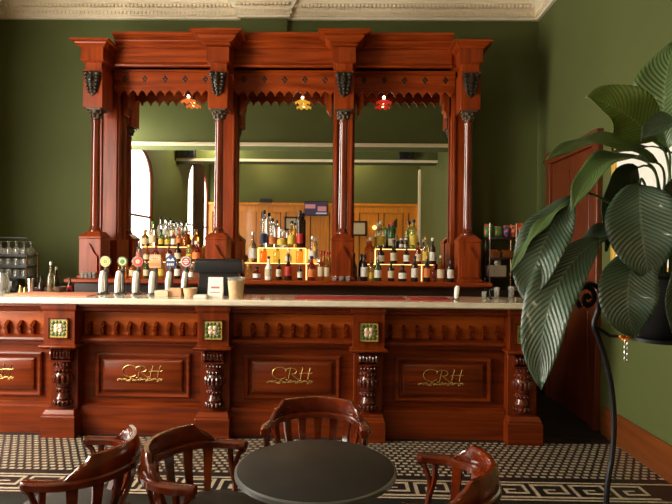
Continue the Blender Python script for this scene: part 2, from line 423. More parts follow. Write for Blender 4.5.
# ------------------------------------------------------------------ bar counter
BP = [-3.476, -2.253, -1.030, .193, 1.416]
YP, YPF = 4.43, 4.25
bar = thing('bar_counter', 'long carved mahogany bar front with gilt monogram panels across the room', 'bar', (-1, 4.5, 0))
def B(mb, name, mat, parent=None, **k):
    o = mb.build(name, mat, parent or bar, **k)
    if parent is None: o.location = -bar.location
    return o
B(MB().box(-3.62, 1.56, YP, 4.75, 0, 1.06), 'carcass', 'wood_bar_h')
B(MB().prism([(YP, 1.06), (4.27, 1.06), (4.27, 1.035), (4.30, 1.025), (4.31, 1.0), (4.36, .985), (YP, .985)], 'x', -3.62, 1.58), 'top_moulding', 'wood_bar_h')
for i in range(4):
    x0, x1 = BP[i]+.125, BP[i+1]-.125
    B(MB().prism([(YP, .80), (4.345, .775), (4.335, .76), (4.345, .745), (4.375, .735), (4.375, .72), (YP, .71)], 'x', x0, x1), 'ledge_moulding', 'wood_bar_h')
    B(MB().prism([(YP, .24), (4.385, .235), (4.365, .22), (4.36, .20), (4.36, 0), (YP, 0)], 'x', x0, x1), 'skirting', 'wood_bar_h')
    pm = MB(); c = (x0+x1)/2; pw = .39
    a, b_, z0, z1 = c-pw, c+pw, .285, .645
    pm.ring([(a, b_, z0, z1, YP), (a, b_, z0, z1, YP-.022), (a+.012, b_-.012, z0+.012, z1-.012, YP-.030), (a+.03, b_-.03, z0+.03, z1-.03, YP-.024), (a+.035, b_-.035, z0+.035, z1-.035, YP-.006),
             (a+.06, b_-.06, z0+.05, z1-.05, YP-.004), (a+.064, b_-.064, z0+.054, z1-.054, YP-.022), (a+.09, b_-.09, z0+.075, z1-.075, YP-.034)])
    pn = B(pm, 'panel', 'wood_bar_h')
    # gilt monogram
    g = MB(); yy = YP-.036; s_ = 1.0
    def stroke(pl, r=.0032): g.tube([(c+px*s_, yy, .455+pz*s_) for (px, pz) in pl], r, 6)
    def arc(cx, cz, rx, rz, t0, t1, n=14): return [(cx+rx*math.cos(math.radians(t0+(t1-t0)*k/n)), cz+rz*math.sin(math.radians(t0+(t1-t0)*k/n))) for k in range(n+1)]
    stroke(arc(-.098, .048, .062, .048, 48, 318, 20)); stroke([(-.056, .084), (-.050, .070), (-.054, .060)], .0024)
    stroke([(-.03, .0), (-.022, .045), (-.012, .085), (-.02, .094)]); stroke(arc(-.008, .066, .045, .024, 160, -95)); stroke([(-.006, .043), (.02, .02), (.045, .0), (.06, .004)])
    stroke([(.068, .0), (.076, .05), (.09, .092), (.08, .098)]); stroke([(.128, .0), (.136, .05), (.150, .096), (.16, .09)]); stroke([(.055, .045), (.10, .052), (.15, .048), (.165, .056)])
    stroke([(-.20+.02*k, -.022+.006*math.sin(k*1.3)) for k in range(19)], .0028)
    rnd = random.Random(3)
    for k in range(24):
        px = -.195+.0155*k
        g.ball((c+px, yy, .433+rnd.uniform(-.012, .016)), .0105, n=8, sx=1.1, sy=.5, sz=.6)
    o = g.build('monogram', 'gold', pn); o['label'] = 'gold script initials CRH over a leafy spray'
    B(MB().box(x0, x1, YP-.012, YP, .79, .985), 'frieze', 'wood_frieze')
    # pegs
    npg = 9
    for k in range(npg):
        xx = x0+.055+k*((x1-x0-.11)/(npg-1))
        pg = MB()
        pg.stack([(xx-.006, xx+.006, YP-.022, YP, .785), (xx-.012, xx+.012, YP-.04, YP, .80), (xx-.012, xx+.012, YP-.052, YP, .815), (xx-.008, xx+.008, YP-.045, YP, .82), (xx-.014, xx+.014, YP-.056, YP, .83),
                  (xx-.014, xx+.014, YP-.066, YP, .85), (xx-.009, xx+.009, YP-.05, YP, .856), (xx-.015, xx+.015, YP-.06, YP, .865), (xx-.013, xx+.013, YP-.03, YP, .895), (xx-.008, xx+.008, YP-.004, YP, .91)])
        B(pg, 'bracket', 'wood_bar_v')
for i, xp in enumerate(BP):
    up = MB()
    up.stack([(xp-.125, xp+.125, YPF+.005, YP, .735), (xp-.125, xp+.125, YPF+.005, YP, 1.0), (xp-.14, xp+.14, YPF-.01, YP, 1.02), (xp-.14, xp+.14, YPF-.01, YP, 1.058)])
    up.stack([(xp-.125, xp+.125, YPF+.0, YP, .70), (xp-.15, xp+.15, YPF-.03, YP, .715), (xp-.15, xp+.15, YPF-.03, YP, .728), (xp-.125, xp+.125, YPF+.004, YP, .745)])
    up.box(xp-.115, xp+.115, 4.335, YP, .2, .71)
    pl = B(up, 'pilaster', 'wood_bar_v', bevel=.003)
    bb = MB()
    bb.stack([(xp-.137, xp+.137, YPF-.01, YP, 0), (xp-.137, xp+.137, YPF-.01, YP, .165), (xp-.128, xp+.128, YPF, YP, .17), (xp-.128, xp+.128, YPF, YP, .185), (xp-.115, xp+.115, YPF+.025, YP, .215)])
    bb.build('base_block', 'wood_bar_h', pl, bevel=.003, smooth=False)
    t = MB(); zc = .865
    t.box(xp-.072, xp+.072, YPF-.006, YPF+.006, zc-.072, zc+.072, 0)
    for a in range(4):                                   # green corner leaves, pale flower
        an = PI/4+a*PI/2
        t.ball((xp+.062*math.cos(an), YPF-.006, zc+.062*math.sin(an)), .017, 1, 8, sy=.3)
        for d in (-.35, .35):
            t.ball((xp+.052*math.cos(an+d*1.5), YPF-.006, zc+.052*math.sin(an+d*1.5)), .013, 1, 8, sy=.3)
        t.ball((xp+.024*math.cos(an), YPF-.008, zc+.024*math.sin(an)), .019, 2, 8, sy=.35)
    t.ball((xp, YPF-.01, zc), .012, 3, 8, sy=.5)
    for (q0, q1, w0, w1) in ((-.08, .08, .072, .08), (-.08, .08, -.08, -.072), (-.08, -.072, -.08, .08), (.072, .08, -.08, .08)): t.box(xp+q0, xp+q1, YPF-.012, YPF+.006, zc+w0, zc+w1, 4)
    o = t.build('flower_tile', ['label_yellow' if False else 'tile_gold', 'tile_leaf', 'tile_pink', 'tile_gold', 'wood_carved'], pl) if 'tile_gold' in MATS else None
    if o is None:
        plain('tile_gold', (.42, .30, .07), .3, noise=.15); plain('tile_leaf', (.06, .10, .03), .3, noise=.15); plain('tile_pink', (.70, .52, .38), .3, noise=.1)
        o = t.build('flower_tile', ['tile_gold', 'tile_leaf', 'tile_pink', 'tile_gold', 'wood_carved'], pl)
    cbm = MB()
    cbm.lathe([(.052, -.09), (.055, -.08), (.045, -.06), (.05, -.03), (.047, 0), (.05, .03), (.045, .06), (.055, .08), (.052, .09)], (xp, 4.315, .652), 16, axis='x')
    for k in range(6):
        cbm.ball((xp-.07+.028*k, 4.270, .650+.008*(k % 2)), .019, n=8, sz=1.5, sx=.6)
    cbm.box(xp-.092, xp+.092, 4.275, 4.35, .595, .607)
    for k in range(5): cbm.ball((xp-.064+.032*k, 4.29, .57), .014, n=8)
    cbm.lathe([(.062, .235), (.078, .245), (.082, .27), (.07, .285), (.078, .30), (.066, .32), (.06, .345), (.068, .355), (.072, .375), (.062, .385), (.075, .40), (.088, .45), (.085, .49), (.068, .515), (.074, .525), (.074, .545), (.06, .555), (.066, .58), (.07, .60)], (xp, 4.345, 0), 18)
    for k in range(7):
        a = PI+PI*(k+.5)/7
        cbm.ball((xp+.086*math.cos(a), 4.345+.086*math.sin(a), .455), .019, n=8, sz=1.9)
        cbm.ball((xp+.072*math.cos(a), 4.345+.072*math.sin(a), .365), .0105, n=8)
        cbm.ball((xp+.080*math.cos(a), 4.345+.080*math.sin(a), .265), .015, n=8, sz=1.4)
        cbm.ball((xp+.072*math.cos(a), 4.345+.072*math.sin(a), .52), .014, n=8, sz=1.2)
    cbm.v = [(xp+(vx-xp)*(.90 if vz > .59 else .84), vy, vz) for (vx, vy, vz) in cbm.v]
    cbm.build('carved_corbel', 'wood_carved', pl)
ct = MB().stack([(-3.66, 1.64, 4.21, 4.80, 1.06), (-3.665, 1.645, 4.20, 4.805, 1.068), (-3.665, 1.645, 4.20, 4.805, 1.102), (-3.66, 1.64, 4.206, 4.80, 1.11)])
tag(ct.build('countertop', 'marble', bevel=.004), 'long pale polished stone top lying on the bar', 'countertop')
ZT = 1.11

# ------------------------------------------------------------------ back bar
XP = [-2.593, -1.309, -.026, 1.253]
bk = thing('back_bar', 'tall carved mahogany back bar with three mirrors against the green wall', 'back bar', (-.67, 5.8, 0))
def K(mb, name, mat, parent=None, **k):
    o = mb.build(name, mat, parent or bk, **k)
    if parent is None: o.location = -bk.location
    return o
K(MB().box(-2.74, 1.40, 5.46, 6.12, 0, 1.15), 'base_cabinet', 'wood_dark')
K(MB().stack([(-2.78, 1.44, 5.37, 6.12, 1.15), (-2.79, 1.45, 5.35, 6.12, 1.165), (-2.79, 1.45, 5.35, 6.12, 1.19), (-2.78, 1.44, 5.36, 6.12, 1.20)]), 'ledge', 'wood_h')
K(MB().box(-2.72, 1.38, 6.02, 6.12, 1.20, 3.60), 'back_board', 'wood_v')
for i in range(3):
    a, b_ = XP[i]+.12, XP[i+1]-.12
    K(MB().box(a, b_, 6.0, 6.02, 1.20, 3.42), 'mirror', 'mirror', smooth=False)
    # valance with saw-tooth edge
    v = MB(); a2, b2 = XP[i]+.10, XP[i+1]-.10; zt, zb = 3.42, 3.21; nt_ = 11; pit = (b2-a2)/nt_
    for k in range(nt_):
        q0, q1 = a2+k*pit, a2+(k+1)*pit; qm = (q0+q1)/2
        v.prism([(q0, zt), (q1, zt), (q1, zb), (qm+pit*.30, zb-.022), (qm+pit*.24, zb-.018), (qm, zb-.065), (qm-pit*.24, zb-.018), (qm-pit*.30, zb-.022), (q0, zb)], 'y', 5.79, 5.815, 0)
    v.box(a2, b2, 5.775, 5.79, 3.40, 3.425, 0)
    v.box(a2, b2, 5.780, 5.79, 3.245, 3.255, 0)
    for k in range(5):
        xm = a2+(k+.5)*(b2-a2)/5; zc = 3.325
        for (ox, oz) in ((0, .022), (0, -.022), (.017, 0), (-.017, 0)):
            v.ball((xm+ox, 5.79, zc+oz), .0145, 1, 8, sy=.5)
    K(v, 'valance', ['wood_h', 'wood_dark'])
    # entablature bay
    e = MB()
    e.prism([(5.80, 3.42), (5.66, 3.42), (5.655, 3.435), (5.67, 3.45), (5.685, 3.47), (5.685, 3.612), (5.66, 3.616), (5.66, 3.632), (5.672, 3.636), (5.672, 3.644), (5.63, 3.668), (5.625, 3.68), (5.64, 3.684), (5.64, 3.692), (5.59, 3.712), (5.59, 3.718), (5.575, 3.72), (5.575, 3.747), (5.80, 3.747)], 'x', XP[i]+(.11 if i else .16), XP[i+1]-(.11 if i < 2 else .16))
    e.box(XP[i], XP[i+1], 5.70, 5.80, 3.42, 3.66)
    K(e, 'entablature', 'wood_h', smooth=False)
    # scallop brackets in mirror top corners
    for sgn, xx in ((1, a+.02), (-1, b_-.02)):
        q = MB().prism([(xx, 3.42), (xx+sgn*.075, 3.42), (xx+sgn*.075, 3.13), (xx+sgn*.055, 3.13), (xx+sgn*.055, 3.05), (xx+sgn*.03, 3.02), (xx+sgn*.02, 2.98), (xx, 2.98)], 'y', 5.93, 6.0)
        K(q, 'corner_bracket', 'wood_v')
K(MB().box(XP[0]-.08, XP[3]+.08, 5.80, 6.13, 3.42, 3.62), 'canopy', 'wood_dark')
for i, xp in enumerate(XP):
    j = MB().box(xp-.112, xp+.112, 5.90, 6.02, 1.20, 3.42)
    j.box(xp-.125, xp+.125, 5.84, 6.01, 1.20, 1.60)
    j.box(xp-.095, xp-.07, 5.88, 5.90, 1.62, 3.3); j.box(xp+.07, xp+.095, 5.88, 5.90, 1.62, 3.3)
    K(j, 'jamb', 'wood_v', bevel=.004)
    pd = MB().stack([(xp-.125, xp+.125, 5.46, 5.7, 1.20), (xp-.125, xp+.125, 5.46, 5.7, 1.225), (xp-.11, xp+.11, 5.475, 5.7, 1.235), (xp-.11, xp+.11, 5.475, 5.7, 1.60), (xp-.115, xp+.115, 5.47, 5.7, 1.605), (xp-.115, xp+.115, 5.47, 5.7, 1.622), (xp-.065, xp+.065, 5.53, 5.7, 1.675)])
    pdo = K(pd, 'pedestal', 'wood_v', bevel=.003)
    MB().prism([(xp-.085, 1.25), (xp+.085, 1.25), (xp+.085, 1.42), (xp+.055, 1.45), (xp, 1.55), (xp-.055, 1.45), (xp-.085, 1.42)], 'y', 5.452, 5.476).build('pointed_panel', 'wood_v', pdo)
    cl = MB().lathe([(.062, 1.672), (.062, 1.69), (.05, 1.70), (.055, 1.715), (.043, 1.73), (.046, 1.75), (.043, 2.3), (.039, 2.80), (.045, 2.81), (.045, 2.825), (.036, 2.835), (.04, 2.85)], (xp, 5.585, 0), 20)
    co = K(cl, 'column', 'wood_polished')
    cp = MB().lathe([(.038, 2.84), (.046, 2.86), (.05, 2.88), (.056, 2.90), (.07, 2.925)], (xp, 5.585, 0), 16)
    cp.box(xp-.075, xp+.075, 5.51, 5.66, 2.925, 2.942)
    for k in range(8):
        a = 2*PI*k/8
        cp.ball((xp+.052*math.cos(a), 5.585+.052*math.sin(a), 2.872), .016, n=8, sz=1.6)
        cp.ball((xp+.064*math.cos(a+.39), 5.585+.064*math.sin(a+.39), 2.905), .014, n=8, sz=1.2)
    cp.build('capital', 'capital_gilt', co)
    en = MB()
    en.stack([(xp-.10, xp+.10, 5.50, 5.75, 2.94), (xp-.10, xp+.10, 5.50, 5.75, 3.33), (xp-.085, xp+.085, 5.515, 5.75, 3.332), (xp-.085, xp+.085, 5.515, 5.75, 3.40), (xp-.12, xp+.12, 5.475, 5.75, 3.415), (xp-.115, xp+.115, 5.48, 5.75, 3.43),
              (xp-.115, xp+.115, 5.48, 5.75, 3.56)])
    K(en, 'impost_block', 'wood_v', bevel=.003)
    if i in (1, 2):
        cr = [(.115, .0, 3.57), (.13, .015, 3.573), (.13, .015, 3.585), (.118, .004, 3.588), (.118, .004, 3.597), (.15, .035, 3.604), (.185, .065, 3.628), (.20, .08, 3.65), (.19, .07, 3.653), (.19, .07, 3.661), (.225, .10, 3.668), (.24, .11, 3.675), (.26, .125, 3.678), (.26, .125, 3.697)]
    else:
        cr = [(.115, .0, 3.55), (.13, .015, 3.553), (.13, .015, 3.56), (.155, .04, 3.575), (.16, .045, 3.587), (.195, .075, 3.595), (.195, .075, 3.615)]
    K(MB().stack([(xp-w, xp+w, 5.48-o, 5.80, z) for (w, o, z) in cr]), 'crown_moulding', 'wood_h', smooth=False)
    # carved grotesque mask / leaf drop
    mk = MB()
    mk.lathe([(1e-6, 3.055), (.018, 3.07), (.035, 3.11), (.052, 3.17), (.06, 3.22), (.062, 3.26), (.05, 3.30), (1e-6, 3.315)], (xp, 5.50, 0), 14, sy=.75)
    rr = random.Random(i)
    for k in range(3):
        for h in range(6):
            a = -PI/2+(k-1)*.75; wz = 3.10+h*.036; rad = .03+.032*min(1, (wz-3.07)/.15)
            mk.ball((xp+rad*math.cos(a), 5.50+rad*.78*math.sin(a), wz), .015, n=8, sz=1.3)
    mk.ball((xp, 5.445, 3.215), .018, n=8, sz=1.5); mk.ball((xp-.045, 5.47, 3.28), .026, n=8); mk.ball((xp+.045, 5.47, 3.28), .026, n=8)
    mk.v = [(xp+(vx-xp)*1.3, vy, vz) for (vx, vy, vz) in mk.v]
    K(mk, 'carved_mask', 'bronze')

# small lamps under the canopy
LAMPS = [(188.5, 97, 'glow_orange', 'small lit lamp and added orange glow under the canopy of the left mirror bay'),
         (302.5, 98, 'glow_amber', 'small lit lamp and added yellow glow under the canopy of the middle mirror bay'),
         (384, 98, 'glow_red', 'small lit lamp and added red glow under the canopy of the right mirror bay')]
for (px, py, sh, lab) in LAMPS:
    p = P(px, py, 5.90)
    t = thing('canopy_lamp', lab, 'lamp', (p.x, 5.90, 3.42), 0, 'canopy lamps')
    dz_ = p.z-3.42
    MB().lathe([(.03, 0), (.03, -.02), (.008, -.025), (.008, dz_+.03), (.02, dz_+.03), (.022, dz_+.015)], (0, 0, 0), 12).build('lamp_holder', 'cap_black', t)
    MB().ball((0, 0, dz_), .015, n=12).build('bulb', 'bulb', t)
    s_ = MB()
    for k in range(8):
        a = 2*PI*k/8; a1 = a+2*PI/8; am = (a+a1)/2
        s_.add([(.02*math.cos(a), .02*math.sin(a), dz_-.022), (.02*math.cos(a1), .02*math.sin(a1), dz_-.022), (.085*math.cos(a1), .05*math.sin(a1), dz_-.048), (.085*math.cos(am), .05*math.sin(am), dz_-.072), (.085*math.cos(a), .05*math.sin(a), dz_-.048)], [(0, 1, 2, 3, 4)])
    o = s_.build('glow_petals', sh, t); sd = o.modifiers.new('thick', 'SOLIDIFY'); sd.thickness = .003  # glowing petals stand in for coloured lamplight on the valance back
    ld = bpy.data.lights.new('lamp_light', 'POINT'); ld.energy = 0.12; ld.color = (1, .62, .25); ld.shadow_soft_size = .02
    lo = bpy.data.objects.new('lamp_light', ld); COL.objects.link(lo); lo.parent = t; lo.location = (0, -.02, dz_-.03)

# back counters either side
o = MB().box(-4.0, -2.80, 5.50, 6.18, 0, 1.06); o.stack([(-4.02, -2.80, 5.46, 6.18, 1.06), (-4.02, -2.80, 5.46, 6.18, 1.10)])
tag(o.build('back_counter', 'wood_dark', bevel=.004), 'dark back counter under the glass rack left of the back bar', 'counter')
o = MB().box(1.46, 2.12, 5.84, 6.18, 0, 1.06); o.stack([(1.46, 2.13, 5.82, 6.18, 1.06), (1.46, 2.13, 5.82, 6.18, 1.10)])
tag(o.build('back_counter', 'wood_dark', bevel=.004), 'dark narrow counter under the snack rack right of the back bar', 'counter')

# ------------------------------------------------------------------ bottle risers
TD = {0: (5.53, 1.20), 1: (5.68, 1.371), 2: (5.81, 1.53), 3: (5.905, 1.62)}
def riser(name, label, x0, x1, u0, u1, glow, third=None, led=1):
    t = thing(name, label, 'display riser', ((x0+x1)/2, 5.76, 1.2), 0, 'lit bottle risers on the back bar')
    def R(mb, n, m_): o = mb.build(n, m_, t, smooth=False); o.location = -t.location
    R(MB().box(x0, x1, 5.63, 5.875, 1.20, 1.362), 'lower_step', glow[0])
    R(MB().box(x0-.005, x1+.005, 5.615, 5.745, 1.362, 1.371), 'lower_shelf', 'wood_h')
    R(MB().box(u0, u1, 5.755, 5.875, 1.371, 1.521), 'upper_step', glow[1])
    R(MB().box(u0-.005, u1+.005, 5.745, 5.875, 1.521, 1.53), 'upper_shelf', 'wood_h')
    if led:
        R(MB().box(x0, x1, 5.608, 5.615, 1.364, 1.369), 'light_strip', 'led_warm')
        R(MB().box(u0, u1, 5.738, 5.745, 1.521, 1.527), 'light_strip', 'led_warm')
    if led > 1:
        for xx in (u0, u1): R(MB().box(xx-.004, xx+.004, 5.738, 5.745, 1.371, 1.521), 'light_strip', 'led_warm')
        R(MB().box(x1-.13, x1-.123, 5.608, 5.615, 1.20, 1.362), 'light_strip', 'led_warm')
    if third: R(MB().box(third[0], third[1], 5.875, 5.95, 1.20, 1.62), 'top_step', 'wood_h')
def bx(px, D): return P(px, 255, D).x
riser('bottle_riser', 'stepped bottle riser in front of the left mirror', bx(140, 5.68), bx(200, 5.68), bx(143.5, 5.8), bx(192, 5.8), ('panel_glow_dim', 'panel_glow_dim'), (bx(156, 5.9), bx(184, 5.9)), led=1)
riser('bottle_riser', 'stepped bottle riser with bright glowing edges in front of the middle mirror', bx(246, 5.68), bx(319, 5.68), bx(259, 5.8), bx(306, 5.8), ('panel_glow_dim', 'panel_glow'), None, led=2)
riser('bottle_riser', 'stepped bottle riser in front of the right mirror', bx(365, 5.68), bx(433, 5.68), bx(375, 5.8), bx(422, 5.8), ('panel_glow_dim', 'panel_glow_dim'), None, led=2)

# ------------------------------------------------------------------ bottles
PROF = {
 'std':   [(0, 0), (.92, 0), (1, .02), (1, .55), (.9, .61), (.55, .68), (.36, .73), (.33, .95), (.36, .955)],
 'bord':  [(0, 0), (.93, 0), (1, .02), (1, .60), (.93, .65), (.5, .70), (.36, .74), (.33, .95), (.37, .955)],
 'long':  [(0, 0), (.93, 0), (1, .02), (1, .46), (.85, .54), (.48, .64), (.32, .74), (.30, .95), (.33, .955)],
 'tall':  [(0, 0), (.95, 0), (1, .01), (1, .74), (.85, .79), (.5, .83), (.45, .94), (.47, .95)],
 'flask': [(0, 0), (.5, 0), (.75, .03), (.97, .17), (1, .27), (.93, .40), (.62, .53), (.32, .60), (.27, .92), (.33, .94)],
 'cone':  [(0, 0), (.97, 0), (1, .02), (.85, .30), (.60, .60), (.35, .85), (.28, .94), (.30, .95)],
 'squat': [(0, 0), (.95, 0), (1, .03), (1, .50), (.85, .60), (.45, .68), (.38, .72), (.38, .90), (.42, .91)],
 'jar':   [(0, 0), (.95, 0), (1, .03), (1, .74), (.9, .80), (.7, .84), (.7, .90)],
}
def bottle(px, w, yt, yb, tier, kind, gm, lm, cm, label, group, z=None, D=None, l0=.14, l1=.46, square=False, pour=False):
    if D is None: D, z = TD[tier]
    p0 = P(px, yb, D); h = (yb-yt)*D/F; r = w*D/F/2
    t = thing('bottle', label, 'bottle', (p0.x, D, z), 0, group)
    pr = PROF[kind]
    prof = [(max(a*r, 1e-6), b_*h) for (a, b_) in pr]
    n = 4 if square else 14
    bd = MB()
    if square:
        q = [(a*r*1.15, b_*h) for (a, b_) in pr[1:]]
        bd.stack([(-e, e, -e*.8, e*.8, zz) for (e, zz) in q])
    else: bd.lathe(prof, (0, 0, 0), n)
    bo = bd.build('glass_body', gm, t)
    if lm:
        def rad(f):
            for (a0, b0), (a1, b1) in zip(pr[1:], pr[2:]):
                if b0 <= f <= b1: return a0+(a1-a0)*(f-b0)/max(1e-6, b1-b0)
            return .4
        k = [l0+(l1-l0)*i/4 for i in range(5)]
        lb = MB()
        if square:
            e = r*1.15; lb.box(-e*.85, e*.85, -e*.8-.0025, -e*.8+.001, l0*h, l1*h)
        else:
            a0 = -PI/2-1.25; vs = []; fs = []; m_ = 10
            for f in k:
                for i in range(m_+1):
                    a = a0+2.5*i/m_; R = rad(f)*r+.0018
                    vs.append((R*math.cos(a), R*math.sin(a), f*h))
            for i in range(4):
                for j in range(m_): q = i*(m_+1)+j; fs.append((q, q+1, q+m_+2, q+m_+1))
            lb.add(vs, fs)
        lb.build('label', lm, t)
    e = pr[-1]
    c = MB()
    if pour:
        c.lathe([(.012, e[1]*h-.004), (.012, e[1]*h+.012), (.005, e[1]*h+.014), (.004, h*1.04)], (0, 0, 0), 10)
    else:
        cr = (e[0]+.06)*r
        c.lathe([(cr, (e[1]-.07)*h), (cr*1.04, (e[1]-.06)*h), (cr*1.04, h*.995), (cr*.9, h)], (0, 0, 0), 12)
    c.build('cap', cm, t)
    return t
GL, GM_, GR = 'bottles in front of the left mirror', 'bottles in front of the middle mirror', 'bottles in front of the right mirror'
